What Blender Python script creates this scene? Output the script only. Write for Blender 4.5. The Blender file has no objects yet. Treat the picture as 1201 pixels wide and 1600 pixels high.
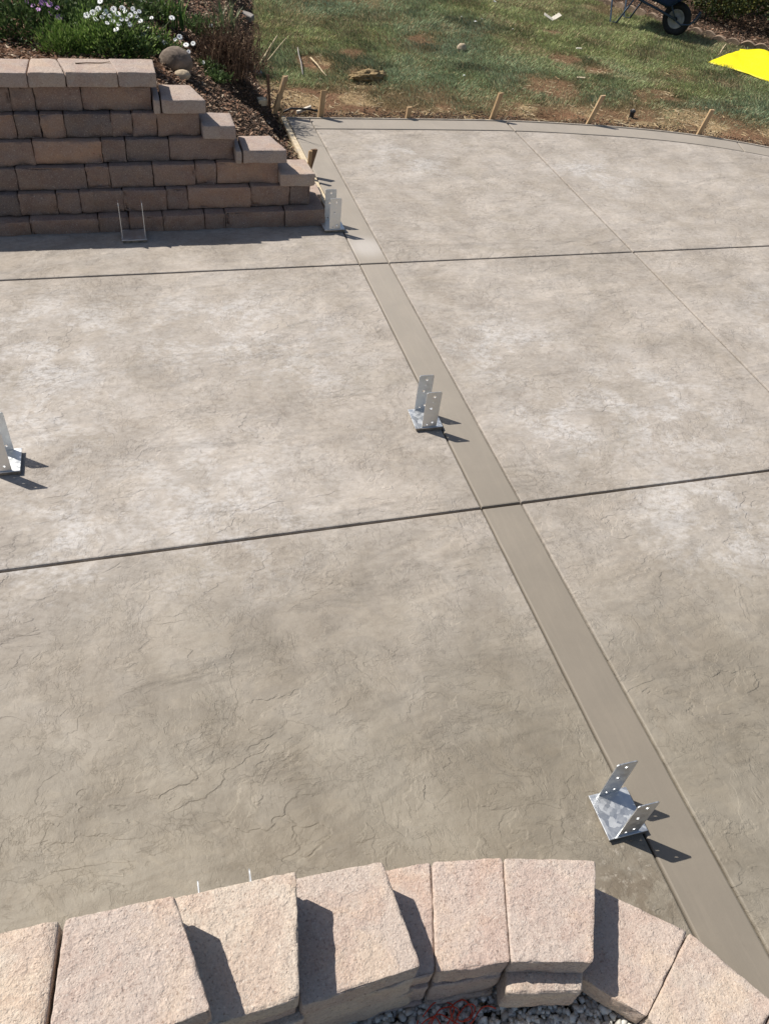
import bpy, bmesh, math, random
import numpy as np
from mathutils import Vector, Matrix, noise as mnoise

random.seed(7); rng = np.random.default_rng(7)
scene = bpy.context.scene
C = scene.collection

# ------------------------------------------------------------------ camera
FPX = 1249.34; CAM = np.array([-1.38106, -2.33701, 2.54335])
PITCH, YAW, ROLL = 0.7813427, -0.3707508, 0.1394354
def cam_axes():
    cp, sp = math.cos(PITCH), math.sin(PITCH)
    c, s = math.cos(YAW), math.sin(YAW)
    Z = np.array([[c, -s, 0], [s, c, 0], [0, 0, 1]])
    fw, up, rt = Z @ np.array([0, cp, -sp]), Z @ np.array([0, sp, cp]), Z @ np.array([1., 0, 0])
    c, s = math.cos(ROLL), math.sin(ROLL)
    return c * rt + s * up, -s * rt + c * up, fw
RT, UP, FW = cam_axes()
cd = bpy.data.cameras.new('camera'); co = bpy.data.objects.new('camera', cd); C.objects.link(co)
cd.sensor_fit = 'VERTICAL'; cd.sensor_height = 24; cd.sensor_width = 18
cd.lens = FPX / 1600 * 24; cd.clip_start = 0.05; cd.clip_end = 1000
M = Matrix.Identity(4)
for i in range(3):
    M[i][0], M[i][1], M[i][2], M[i][3] = RT[i], UP[i], -FW[i], CAM[i]
co.matrix_world = M
scene.camera = co
scene.render.resolution_x, scene.render.resolution_y = 768, 1024

# ------------------------------------------------------------------ sky, sun, exposure
AZ, EL = math.radians(-52), math.radians(51.5)
SUN = Vector((math.sin(AZ) * math.cos(EL), math.cos(AZ) * math.cos(EL), math.sin(EL)))
w = bpy.data.worlds.new('World'); scene.world = w; w.use_nodes = True
nt = w.node_tree; nt.nodes.clear()
sky = nt.nodes.new('ShaderNodeTexSky'); sky.sky_type = 'NISHITA'; sky.sun_disc = False
sky.sun_elevation = EL; sky.sun_rotation = AZ; sky.air_density = 1.0; sky.dust_density = 1.5
bg = nt.nodes.new('ShaderNodeBackground'); bg.inputs[1].default_value = 0.078
wo = nt.nodes.new('ShaderNodeOutputWorld')
nt.links.new(sky.outputs[0], bg.inputs[0]); nt.links.new(bg.outputs[0], wo.inputs[0])
sd = bpy.data.lights.new('sun', 'SUN'); sd.energy = 5.0; sd.angle = math.radians(0.53); sd.color = (1.0, 0.955, 0.89)
so = bpy.data.objects.new('sun', sd); C.objects.link(so); so.location = (-6, 6, 9)
so.rotation_euler = SUN.to_track_quat('Z', 'Y').to_euler()
vs = scene.view_settings
vs.view_transform = 'Standard'; vs.look = 'None'; vs.gamma = 1; vs.use_curve_mapping = False; vs.exposure = 0.2

# ------------------------------------------------------------------ small numpy noise
def vnoise(x, y, scale, seed=0):
    x = np.asarray(x, float) * scale + seed * 17.31; y = np.asarray(y, float) * scale + seed * 9.17
    xi, yi = np.floor(x).astype(np.int64), np.floor(y).astype(np.int64)
    fx, fy = x - xi, y - yi
    fx, fy = fx * fx * (3 - 2 * fx), fy * fy * (3 - 2 * fy)
    def hsh(a, b):
        n = (a * 374761393 + b * 668265263 + seed * 1442695) & 0x7fffffff
        n = ((n ^ (n >> 13)) * 1274126177) & 0x7fffffff
        return ((n ^ (n >> 16)) & 0xffff) / 65535.0
    return (hsh(xi, yi) * (1 - fx) + hsh(xi + 1, yi) * fx) * (1 - fy) + (hsh(xi, yi + 1) * (1 - fx) + hsh(xi + 1, yi + 1) * fx) * fy
def fnoise(x, y, scale, seed=0, oct=4):
    a, s, t = 0.5, 0.0, 0.0
    for o in range(oct):
        s = s + a * vnoise(x, y, scale * 2 ** o, seed + o); t += a; a *= 0.5
    return s / t
def sstep(a, b, x):
    t = np.clip((np.asarray(x, float) - a) / (b - a), 0, 1); return t * t * (3 - 2 * t)

# ------------------------------------------------------------------ layout (metres; x across, y away, z up; patio top z = 0)
CUT_Y0, CUT_Y1, CUT_X = 0.0, 2.274, 2.02          # control joints
OUT = [(0.0, 4.80), (0.9, 4.785), (1.85, 4.76), (2.3, 4.725), (2.61, 4.68), (3.0, 4.62), (3.28, 4.565), (3.6, 4.48), (3.86, 4.395), (4.2, 4.245),
       (4.5, 4.08), (4.9, 3.79), (5.3, 3.4), (5.7, 2.85), (6.0, 2.2), (6.2, 1.4), (6.3, 0.4), (6.32, -1.0), (6.3, -4.0)]
OX, OY = np.array([a for a, b in OUT]), np.array([b for a, b in OUT])
def inside_patio(x, y, m=0.0):
    top = np.interp(x, OX[:-2], OY[:-2], left=-50, right=-50)
    a = (x > -0.02 + m) & (y < top - m)
    b = (x <= 0.1) & (y < np.interp(x, [-1.3, -0.9, -0.3, -0.1], [3.21, 3.17, 3.06, 3.03]))
    return a | b
BED = [(2.9, -0.09), (4.6, -0.085), (4.9, -0.06), (5.7, -0.08), (6.1, -0.05), (6.9, 0.06), (7.75, 0.2), (8.5, 0.33), (12, 0.6), (60, 0.6)]
BY, BX = np.array([a for a, b in BED]), np.array([b for a, b in BED])
def terrain(x, y):
    x = np.asarray(x, float); y = np.asarray(y, float)
    d = np.interp(y, BY, BX) - x
    z = np.interp(d, [0, 0.05, 0.13, 0.27, 0.6, 0.78, 1.05, 1.25, 6], [-0.02, 0.0, 0.10, 0.27, 0.44, 0.57, 0.70, 0.79, 0.93])
    z = z + (fnoise(x, y, 3.0, 3) - 0.5) * np.where(d > 0, 0.06, 0.03) * np.clip(1 - (np.abs(x) + np.abs(y)) / 60, 0, 1)
    z = z - 0.17 * np.exp(-((x + 0.34) ** 2 / 0.03 + (y - 4.42) ** 2 / 0.02))          # dug hole beside the form
    z = z - 0.05 * np.exp(-((x - 2.55) ** 2 / 0.05 + (y - 4.95) ** 2 / 0.008))
    z = np.where(inside_patio(x, y, 0.04), -0.15, z)
    return z
def at(px, py, z=0.0):                                # the point at height z that the photograph shows at a pixel
    d = FW + (px - 600.5) / FPX * RT - (py - 800) / FPX * UP
    t = (z - CAM[2]) / d[2]; return CAM + t * d
def on_ground(px, py):                                # where that line of sight meets the ground
    d = FW + (px - 600.5) / FPX * RT - (py - 800) / FPX * UP
    ts = np.linspace(2.5, 25, 9000); P = CAM + ts[:, None] * d
    h = terrain(P[:, 0], P[:, 1]); k = np.argmax(P[:, 2] < h)
    return Vector((P[k, 0], P[k, 1], h[k]))
def on_wall(px, py, y):
    d = FW + (px - 600.5) / FPX * RT - (py - 800) / FPX * UP
    return CAM + (y - CAM[1]) / d[1] * d

# ------------------------------------------------------------------ object helpers
def tag(o, label=None, cat=None, group=None, kind=None):
    if label: o['label'] = label
    if cat: o['category'] = cat
    if group: o['group'] = group
    if kind: o['kind'] = kind
    return o
def link(name, me, m=None, parent=None):
    o = bpy.data.objects.new(name, me); C.objects.link(o)
    if m is not None and me is not None and not me.materials: me.materials.append(m)
    if parent is not None: o.parent = parent
    return o
def empty(name, loc=(0, 0, 0), rz=0.0):
    o = bpy.data.objects.new(name, None); C.objects.link(o); o.location = loc; o.rotation_euler = (0, 0, rz)
    o.empty_display_size = 0.05
    return o
def pymesh(name, V, F, smooth=False):
    me = bpy.data.meshes.new(name); me.from_pydata([tuple(v) for v in V], [], [tuple(f) for f in F]); me.update()
    if smooth: me.polygons.foreach_set('use_smooth', [True] * len(me.polygons))
    return me
def npmesh(name, V, F, col=None):
    """many same-sized polygons: V (n,3), F (m,k); col (n,3) linear vertex colour"""
    V = np.ascontiguousarray(V, dtype=np.float32); F = np.ascontiguousarray(F, dtype=np.int32)
    me = bpy.data.meshes.new(name); k = F.shape[1]
    me.vertices.add(len(V)); me.vertices.foreach_set('co', V.ravel())
    me.loops.add(F.size); me.loops.foreach_set('vertex_index', F.ravel())
    me.polygons.add(len(F)); me.polygons.foreach_set('loop_start', np.arange(0, F.size, k, dtype=np.int32))
    me.polygons.foreach_set('loop_total', np.full(len(F), k, dtype=np.int32))
    me.update(calc_edges=True)
    if col is not None:
        a = me.color_attributes.new('tone', 'FLOAT_COLOR', 'POINT')
        a.data.foreach_set('color', np.c_[col, np.ones(len(V))].astype(np.float32).ravel())
    me.validate()
    return me
def bm_mesh(name, bm, smooth=False):
    me = bpy.data.meshes.new(name); bmesh.ops.recalc_face_normals(bm, faces=bm.faces); bm.to_mesh(me); bm.free()
    if smooth: me.polygons.foreach_set('use_smooth', [True] * len(me.polygons))
    return me
def tube(bm, pts, r, n=8, r2=None):
    pts = [Vector(p) for p in pts]; rings = []
    for i, p in enumerate(pts):
        d = (pts[min(i + 1, len(pts) - 1)] - pts[max(i - 1, 0)]).normalized()
        a = d.orthogonal().normalized() if i == 0 else (prev - d * prev.dot(d)).normalized()
        prev = a; b = d.cross(a)
        rr = r if r2 is None else r + (r2 - r) * i / max(1, len(pts) - 1)
        rings.append([bm.verts.new(p + (a * math.cos(t) + b * math.sin(t)) * rr) for t in [2 * math.pi * k / n for k in range(n)]])
    for A, B in zip(rings, rings[1:]):
        for k in range(n): bm.faces.new((A[k], A[(k + 1) % n], B[(k + 1) % n], B[k]))
    bm.faces.new(rings[0][::-1]); bm.faces.new(rings[-1])
def prism(bm, poly, z0, z1, bev=0.0, segs=2):
    top = [bm.verts.new((x, y, z1)) for x, y in poly]; bot = [bm.verts.new((x, y, z0)) for x, y in poly]
    f = bm.faces.new(top); n = len(poly); bm.faces.new(bot[::-1])
    for i in range(n): bm.faces.new((top[i], bot[i], bot[(i + 1) % n], top[(i + 1) % n]))
    bmesh.ops.recalc_face_normals(bm, faces=bm.faces)
    if bev: bmesh.ops.bevel(bm, geom=list(f.edges), offset=bev, segments=segs, profile=0.5, affect='EDGES')
def box(bm, sx, sy, sz, mat=Matrix.Identity(4), bev=0.0):
    r = bmesh.ops.create_cube(bm, size=1.0); vs_ = r['verts']
    bmesh.ops.scale(bm, vec=(sx, sy, sz), verts=vs_)
    if bev:
        es = list({e for v in vs_ for e in v.link_edges})
        rr = bmesh.ops.bevel(bm, geom=es, offset=bev, segments=1, affect='EDGES'); vs_ = list({v for f in rr['faces'] for v in f.verts} | {v for v in vs_ if v.is_valid})
    bmesh.ops.transform(bm, matrix=mat, verts=vs_)
def stone_mesh(name, quad, z0, z1, r, rough, nu=10, nv=8, nw=5, freq=14.0, seed=0, front=None, origin=(0, 0, 0), chip=0.0, corner=0.0):
    """a moulded or split stone: plan quad (back-left, back-right, front-right, front-left), rounded edges, rough faces"""
    q = [np.array(a, float) for a in quad]
    lx = 0.5 * (np.linalg.norm(q[1] - q[0]) + np.linalg.norm(q[2] - q[3])); ly = 0.5 * (np.linalg.norm(q[3] - q[0]) + np.linalg.norm(q[2] - q[1])); lz = z1 - z0
    def cuts(L, n):
        rr = min(r, L * 0.4); a = [0, rr * 0.4, rr]; m = np.linspace(rr, L - rr, n)[1:-1]
        return np.array(a + list(m) + [L - rr, L - rr * 0.4, L])
    U, Vv, W = cuts(lx, nu), cuts(ly, nv), cuts(lz, nw); idx = {}; P = []; Fc = []
    def vid(i, j, k):
        key = (i, j, k)
        if key not in idx: idx[key] = len(P); P.append((U[i], Vv[j], W[k]))
        return idx[key]
    a, b, c = len(U) - 1, len(Vv) - 1, len(W) - 1
    for i in range(a):
        for j in range(b):
            Fc.append((vid(i, j, c), vid(i + 1, j, c), vid(i + 1, j + 1, c), vid(i, j + 1, c)))
            Fc.append((vid(i, j, 0), vid(i, j + 1, 0), vid(i + 1, j + 1, 0), vid(i + 1, j, 0)))
        for k in range(c):
            Fc.append((vid(i, 0, k), vid(i + 1, 0, k), vid(i + 1, 0, k + 1), vid(i, 0, k + 1)))
            Fc.append((vid(i, b, k), vid(i, b, k + 1), vid(i + 1, b, k + 1), vid(i + 1, b, k)))
    for j in range(b):
        for k in range(c):
            Fc.append((vid(0, j, k), vid(0, j, k + 1), vid(0, j + 1, k + 1), vid(0, j + 1, k)))
            Fc.append((vid(a, j, k), vid(a, j + 1, k), vid(a, j + 1, k + 1), vid(a, j, k + 1)))
    P = np.array(P); L = np.array([lx, ly, lz]); rr = np.minimum(r, L * 0.4)
    inner = np.clip(P, rr, L - rr); d = P - inner; n = np.linalg.norm(d / rr, axis=1); n[n == 0] = 1
    N = d / rr / n[:, None]
    P = inner + N * rr
    out = np.zeros_like(P)
    for t in range(len(P)):
        v = Vector(P[t]) + Vector((seed * 3.7, seed * 1.3, seed * 2.1))
        e = mnoise.fractal(v * freq, 0.8, 2.1, 4)
        edge = (np.abs(N[t]) > 0.25).sum() >= 2
        e = e * rough * (1.6 if edge else 1.0)
        if chip and edge: e -= chip * max(0.0, mnoise.noise(v * 22))
        if front and N[t][1] > 0.6: e += front * mnoise.fractal(v * 9, 0.9, 2.0, 4)
        out[t] = P[t] + N[t] * e
    if corner:                                        # corners worn round in plan
        I2 = np.clip(out[:, :2], corner, np.array([lx, ly]) - corner); d2 = out[:, :2] - I2; n2 = np.linalg.norm(d2, axis=1)
        m2 = (np.abs(d2) > 1e-6).all(axis=1) & (n2 > corner); out[m2, :2] = I2[m2] + d2[m2] / n2[m2][:, None] * corner
    u = (out[:, 0] / lx)[:, None]; v = (out[:, 1] / ly)[:, None]
    XY = (q[0] * (1 - u) + q[1] * u) * (1 - v) + (q[3] * (1 - u) + q[2] * u) * v
    VV = np.c_[XY, out[:, 2] + z0] - np.array(origin)
    me = npmesh(name, VV, np.array(Fc)[:, ::-1])
    me.polygons.foreach_set('use_smooth', [True] * len(me.polygons))
    bm = bmesh.new(); bm.from_mesh(me); bmesh.ops.recalc_face_normals(bm, faces=bm.faces); bm.to_mesh(me); bm.free()
    return me

# ------------------------------------------------------------------ materials
class NT:
    def __init__(s, name, rough=0.8, metal=0.0, spec=0.5):
        s.m = bpy.data.materials.new(name); s.m.use_nodes = True; s.t = s.m.node_tree
        s.b = s.t.nodes['Principled BSDF']; s.b.inputs['Roughness'].default_value = rough; s.b.inputs['Metallic'].default_value = metal
        s.b.inputs['Specular IOR Level'].default_value = spec
        s.co = s.n('ShaderNodeTexCoord').outputs['Object']
    def n(s, ty, **k):
        x = s.t.nodes.new(ty)
        for a, b in k.items(): setattr(x, a, b)
        return x
    def put(s, sock, v):
        if isinstance(v, bpy.types.NodeSocket): s.t.links.new(v, sock)
        elif isinstance(v, (tuple, list)) and len(v) == 3 and sock.type == 'RGBA': sock.default_value = (*v, 1)
        else: sock.default_value = v
    def noise(s, scale, detail=5, rough=0.6, dist=0.0, co=None, out=0):
        x = s.n('ShaderNodeTexNoise'); x.inputs['Scale'].default_value = scale; x.inputs['Detail'].default_value = detail
        x.inputs['Roughness'].default_value = rough; x.inputs['Distortion'].default_value = dist; s.put(x.inputs['Vector'], co or s.co); return x.outputs[out]
    def voro(s, scale, co=None, feat='F1', out='Distance', rnd=1.0):
        x = s.n('ShaderNodeTexVoronoi', feature=feat); x.inputs['Scale'].default_value = scale; x.inputs['Randomness'].default_value = rnd
        s.put(x.inputs['Vector'], co or s.co); return x.outputs[out]
    def mapping(s, scale=(1, 1, 1), rot=(0, 0, 0), loc=(0, 0, 0), co=None):
        x = s.n('ShaderNodeMapping'); x.inputs['Scale'].default_value = scale; x.inputs['Rotation'].default_value = rot; x.inputs['Location'].default_value = loc
        s.put(x.inputs['Vector'], co or s.co); return x.outputs[0]
    def math(s, op, a, b=0.0, c=0.0, clamp=False):
        x = s.n('ShaderNodeMath', operation=op, use_clamp=clamp)
        for i, v in enumerate((a, b, c)): s.put(x.inputs[i], v)
        return x.outputs[0]
    def remap(s, v, a, b, c=0.0, d=1.0, smooth=True):
        x = s.n('ShaderNodeMapRange', interpolation_type='SMOOTHSTEP' if smooth else 'LINEAR')
        for i, q in enumerate((v, a, b, c, d)): s.put(x.inputs[i], q)
        return x.outputs[0]
    def mix(s, f, a, b, mode='MIX'):
        x = s.n('ShaderNodeMix', data_type='RGBA', blend_type=mode)
        s.put(x.inputs['Factor'], f); s.put(x.inputs[6], a); s.put(x.inputs[7], b); return x.outputs[2]
    def ramp(s, f, stops):
        x = s.n('ShaderNodeValToRGB'); e = x.color_ramp.elements
        while len(e) < len(stops): e.new(0.5)
        for k, (p, c) in enumerate(stops): e[k].position = p; e[k].color = (*c, 1)
        s.put(x.inputs[0], f); return x.outputs[0]
    def rand(s): return s.n('ShaderNodeObjectInfo').outputs['Random']
    def attr(s, name): return s.n('ShaderNodeAttribute', attribute_name=name).outputs['Color']
    def blob(s, x, y, r0, r1):
        """1 inside r0 of a spot on the slab, 0 beyond r1"""
        v = s.n('ShaderNodeVectorMath', operation='DISTANCE'); s.put(v.inputs[0], s.co); v.inputs[1].default_value = (x, y, 0)
        return s.remap(v.outputs['Value'], r0, r1, 1.0, 0.0)
    def bump(s, h, dist, strength=1.0, base=None):
        x = s.n('ShaderNodeBump'); x.inputs['Strength'].default_value = strength; x.inputs['Distance'].default_value = dist
        s.put(x.inputs['Height'], h)
        if base is not None: s.put(x.inputs['Normal'], base)
        return x.outputs[0]
    def done(s, col=None, rough=None, normal=None):
        if col is not None: s.put(s.b.inputs['Base Color'], col)
        if rough is not None: s.put(s.b.inputs['Roughness'], rough)
        if normal is not None: s.put(s.b.inputs['Normal'], normal)
        return s.m

def concrete_stamped():
    t = NT('stamped_concrete', 0.85, spec=0.3)
    warp = t.noise(2.2, 3, 0.5, out=1)
    wv = t.n('ShaderNodeVectorMath', operation='MULTIPLY_ADD'); t.put(wv.inputs[0], warp); wv.inputs[1].default_value = (0.22, 0.22, 0); t.put(wv.inputs[2], t.co)
    st = t.mapping((1.0, 1.55, 1), (0, 0, math.radians(40)), co=wv.outputs[0])
    st2 = t.mapping((1.5, 1.0, 1), (0, 0, math.radians(15)), co=wv.outputs[0])
    # slate ledges: a slow noise cut into terraces, so that thin broken scarps run across the slab
    def ledges(co, sc, k, det=5, sharp=0.86, rough=0.5):
        h = t.math('MULTIPLY', t.noise(sc, det, rough, 0.0, co), k)
        fr = t.math('FRACT', h); fl = t.math('FLOOR', h)
        return t.math('ADD', t.math('ADD', fl, t.remap(fr, sharp, 1.0)), t.math('MULTIPLY', h, -0.75))
    h1 = ledges(st, 3.0, 8.0); h2 = ledges(st2, 6.5, 6.0, 5, 0.82, 0.55)
    pm = t.remap(t.noise(2.3, 4, 0.6), 0.45, 0.60)
    pm2 = t.remap(t.noise(3.4, 4, 0.6, co=t.mapping(loc=(7, 3, 0))), 0.46, 0.60)
    fine = t.noise(46, 6, 0.7); mid = t.noise(11, 5, 0.6); grit = t.noise(260, 2, 0.5)
    flow = t.noise(4.2, 7, 0.66, 0.35, st)
    def crinkle(sc, co, wdt, det=6):                  # thin wandering creases left by the stamp skin
        n = t.noise(sc, det, 0.6, 0.5, co); return t.remap(t.math('ABSOLUTE', t.math('SUBTRACT', n, 0.5)), 0.0, wdt, 1.0, 0.0)
    cr = t.math('MULTIPLY', crinkle(8.0, st, 0.020), t.remap(t.noise(5.0, 4, .6, 0, t.mapping(loc=(2, 8, 0))), .46, .60))
    cr2 = t.math('MULTIPLY', crinkle(17.0, st2, 0.030), t.remap(t.noise(4.0, 4, .6, 0, t.mapping(loc=(6, 1, 0))), .44, .58))
    H = t.math('ADD', t.math('MULTIPLY', h1, t.math('MULTIPLY', pm, 0.44)), t.math('MULTIPLY', h2, t.math('MULTIPLY', pm2, 0.28)))
    H = t.math('ADD', H, t.math('MULTIPLY', mid, 0.50)); H = t.math('ADD', H, t.math('MULTIPLY', flow, 1.0))
    H = t.math('ADD', H, t.math('MULTIPLY', fine, 0.22))
    H = t.math('SUBTRACT', H, t.math('MULTIPLY', t.math('ADD', cr, cr2), 0.12))
    sweep = t.noise(1.5, 3, 0.5, 0.6, t.mapping((1.0, 2.4, 1), (0, 0, math.radians(24))))
    nrm = t.bump(grit, 0.0009, 0.5, t.bump(H, 0.0075, 0.8, t.bump(sweep, 0.05, 0.8)))
    sep = t.n('ShaderNodeSeparateXYZ'); t.put(sep.inputs[0], t.co); Y = sep.outputs['Y']; X = sep.outputs['X']
    # drying: the newest pour by the near wall is still damp and darker, the middle panels have dried pale
    wob = t.math('MULTIPLY', t.math('SUBTRACT', t.noise(1.1, 4, 0.6), 0.5), 1.6)
    dry = t.remap(t.math('ADD', Y, wob), -1.5, 0.5)
    big = t.noise(1.6, 6, 0.62, 0.5)
    base = t.mix(t.remap(big, 0.36, 0.64), (0.206, 0.179, 0.138), (0.258, 0.228, 0.180))
    base_d = t.mix(t.remap(big, 0.36, 0.64), (0.325, 0.287, 0.246), (0.388, 0.347, 0.304))
    col = t.mix(dry, base, base_d)
    # slurry films and mottling that follow the stamp
    film = t.remap(t.noise(3.6, 8, 0.62, 0.9, st), 0.485, 0.525)
    col = t.mix(t.math('MULTIPLY', film, 0.30), col, t.mix(1.0, col, (1.22, 1.20, 1.16), 'MULTIPLY'))
    film2 = t.remap(t.noise(2.1, 8, 0.66, 0.6, t.mapping((1.6, 1, 1), loc=(4, 4, 0))), 0.50, 0.56)
    col = t.mix(t.math('MULTIPLY', film2, 0.34), col, t.mix(1.0, col, (0.80, 0.79, 0.77), 'MULTIPLY'))
    col = t.mix(t.math('MULTIPLY', t.remap(flow, 0.44, 0.60), 0.30), col, t.mix(1.0, col, (0.80, 0.77, 0.73), 'MULTIPLY'))
    fleck = t.noise(26, 7, 0.76, 0.3, t.mapping((1, 1.6, 1), (0, 0, .5)))
    col = t.mix(t.math('MULTIPLY', t.remap(fleck, 0.40, 0.50, 1.0, 0.0), t.remap(dry, 0, 1, 0.10, 0.34)), col, t.mix(1.0, col, (0.70, 0.67, 0.64), 'MULTIPLY'))
    fl_hi = t.remap(fleck, 0.52, 0.64)
    col = t.mix(t.math('MULTIPLY', fl_hi, t.remap(dry, 0, 1, 0.14, 0.38)), col, t.mix(1.0, col, (1.30, 1.30, 1.31), 'MULTIPLY'))
    col = t.mix(t.math('MULTIPLY', t.math('ADD', cr, t.math('MULTIPLY', cr2, dry)), 0.20), col, t.mix(1.0, col, (0.52, 0.49, 0.46), 'MULTIPLY'))
    # release powder and efflorescence left as pale clouds
    spots = [(-1.95, 1.55, .25, .8), (-1.0, 1.62, .15, .75), (-1.9, .95, .1, .6), (-1.2, .25, .1, .75), (-1.85, .1, .1, .5), (1.25, .55, .1, .75), (.65, .45, .1, .5), (1.1, -.25, .1, .6), (0.6, 1.25, .05, .6), (-.6, 1.35, .1, .6), (.8, 3.9, .05, .5), (2.4, 3.6, .05, .6), (2.9, 1.2, .1, .9), (3.1, -.2, .1, .8)]
    acc = None
    for b in spots:
        v = t.blob(*b); acc = v if acc is None else t.math('MAXIMUM', acc, v)
    pale = t.math('MULTIPLY', acc, t.math('MULTIPLY', t.remap(t.noise(3.4, 8, 0.72, 0.4), 0.42, 0.60), t.remap(fleck, 0.38, 0.58, 0.25, 1.0)), clamp=True)
    haze = t.math('MULTIPLY', acc, 0.12)
    col = t.mix(t.math('MULTIPLY', t.math('MAXIMUM', pale, haze), 0.58), col, (0.56, 0.54, 0.52))
    # small dark pits and scratches, brown tint drifts
    col = t.mix(t.math('MULTIPLY', t.remap(t.noise(2.6, 5, 0.6, 1.0, t.mapping(loc=(3, 11, 0))), 0.52, 0.70), 0.28), col, (0.245, 0.212, 0.165))
    pits = t.remap(t.voro(13), 0.0, 0.035, 1.0, 0.0)
    pits = t.math('MULTIPLY', pits, t.remap(t.noise(3.3, 2, 0.5), 0.5, 0.6))
    col = t.mix(t.math('MULTIPLY', pits, 0.7), col, (0.10, 0.088, 0.072))
    # trowel slurry and dirt beside the end of the near wall
    dirt = t.math('MULTIPLY', t.blob(-0.13, -1.74, 0.06, 0.20), t.remap(t.noise(11, 6, 0.7, 0.5), 0.40, 0.54))
    col = t.mix(t.math('MULTIPLY', dirt, 0.75), col, (0.15, 0.12, 0.085))
    splash = t.math('MULTIPLY', t.blob(-0.14, -1.64, 0.03, 0.25), t.remap(t.noise(30, 8, 0.78), 0.54, 0.66))
    col = t.mix(t.math('MULTIPLY', splash, 0.75), col, (0.42, 0.375, 0.31))
    rg = t.remap(dry, 0, 1, 0.62, 0.9)
    return t.done(col, rg, nrm)
def concrete_band():
    t = NT('trowelled_concrete', 0.75, spec=0.35)
    sep = t.n('ShaderNodeSeparateXYZ'); t.put(sep.inputs[0], t.co)
    dry = t.remap(t.math('ADD', sep.outputs['Y'], t.math('MULTIPLY', t.noise(2.0, 3), 0.8)), -1.2, 3.0)
    col = t.mix(dry, (0.204, 0.176, 0.138), (0.300, 0.264, 0.220))
    col = t.mix(t.math('MULTIPLY', t.remap(t.noise(3.5, 5, 0.6, 0.5), 0.4, 0.65), 0.45), col, t.mix(1.0, col, (1.14, 1.13, 1.12), 'MULTIPLY'))
    col = t.mix(t.math('MULTIPLY', t.remap(t.noise(1.5, 3, 0.5, 0.3, t.mapping(loc=(5, 1, 0))), 0.5, 0.65), 0.30), col, t.mix(1.0, col, (0.84, 0.83, 0.81), 'MULTIPLY'))
    pits = t.math('MULTIPLY', t.remap(t.voro(16), 0.0, 0.05, 1.0, 0.0), t.remap(t.noise(4, 2), 0.52, 0.62))
    col = t.mix(t.math('MULTIPLY', pits, 0.4), col, (0.16, 0.135, 0.105))
    pale = t.math('MULTIPLY', t.blob(0.1, 2.5, .03, .2), 0.5)
    col = t.mix(pale, col, (0.56, 0.52, 0.48))
    sw = t.noise(3.0, 5, 0.6, 0.8, t.mapping((14, 1.2, 1), (0, 0, .12)))
    col = t.mix(t.math('MULTIPLY', t.remap(sw, 0.5, 0.66), 0.22), col, t.mix(1.0, col, (1.20, 1.19, 1.18), 'MULTIPLY'))
    col = t.mix(t.math('MULTIPLY', t.remap(t.noise(60, 5, 0.7), 0.56, 0.7), 0.25), col, t.mix(1.0, col, (0.82, 0.80, 0.78), 'MULTIPLY'))
    nrm = t.bump(t.noise(200, 3, 0.6), 0.0006, 0.4, t.bump(t.math('ADD', t.noise(6, 4, 0.5), t.math('MULTIPLY', sw, 0.3)), 0.005, 0.4))
    return t.done(col, t.remap(t.noise(5, 3), 0.3, 0.7, 0.6, 0.8), nrm)
def block_mat(name, cols, grain=1.0, scale=1.0):
    t = NT(name, 0.92, spec=0.2)
    co = t.n('ShaderNodeVectorMath', operation='ADD'); r = t.rand(); cb = t.n('ShaderNodeCombineXYZ')
    t.put(cb.inputs[0], t.math('MULTIPLY', r, 31.0)); t.put(cb.inputs[1], t.math('MULTIPLY', r, 17.0)); t.put(cb.inputs[2], t.math('MULTIPLY', r, 7.0))
    t.put(co.inputs[0], t.co); t.put(co.inputs[1], cb.outputs[0]); co = co.outputs[0]
    base = t.ramp(r, [(i / (len(cols) - 1), c) for i, c in enumerate(cols)])
    blot = t.noise(7 * scale, 4, 0.6, 0.6, co)
    base = t.mix(t.math('MULTIPLY', t.remap(blot, 0.44, 0.62), 0.55), base, t.mix(1.0, base, (0.90, 0.81, 0.79), 'MULTIPLY'))
    base = t.mix(t.math('MULTIPLY', t.remap(t.noise(5 * scale, 4, 0.6, 0.6, t.mapping(loc=(4, 2, 9), co=co)), 0.46, 0.66), 0.55), base, t.mix(1.0, base, (1.16, 1.10, 0.98), 'MULTIPLY'))
    sp = t.noise(120, 3, 0.7, 0, co)
    base = t.mix(t.math('MULTIPLY', t.remap(sp, 0.30, 0.46, 1.0, 0.0), 0.75 * grain), base, t.mix(1.0, base, (0.50, 0.44, 0.42), 'MULTIPLY'))
    base = t.mix(t.math('MULTIPLY', t.remap(t.noise(170, 2, 0.6, 0, co), 0.58, 0.72), 0.55 * grain), base, (0.66, 0.60, 0.52))
    h = t.math('ADD', t.math('MULTIPLY', t.noise(190, 3, 0.75, 0, co), 1.5), t.math('MULTIPLY', t.noise(60, 4, 0.7, 0, co), 0.5))
    vc = t.n('ShaderNodeSeparateColor'); t.put(vc.inputs[0], t.voro(170, co, out='Color'))
    base = t.mix(t.math('MULTIPLY', t.remap(vc.outputs[0], 0.55, 1.0), 0.28 * grain), base, t.mix(1.0, base, (1.38, 1.36, 1.32), 'MULTIPLY'))
    base = t.mix(t.math('MULTIPLY', t.remap(vc.outputs[1], 0.62, 1.0), 0.34 * grain), base, t.mix(1.0, base, (0.60, 0.56, 0.55), 'MULTIPLY'))
    pit = t.remap(t.voro(95, co), 0.05, 0.30)
    h = t.math('ADD', h, t.math('MULTIPLY', t.math('MULTIPLY', pit, t.remap(t.noise(25, 3, .6, 0, co), .45, .6)), 0.7))
    return t.done(base, None, t.bump(h, 0.0035 * grain, 0.8))
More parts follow.
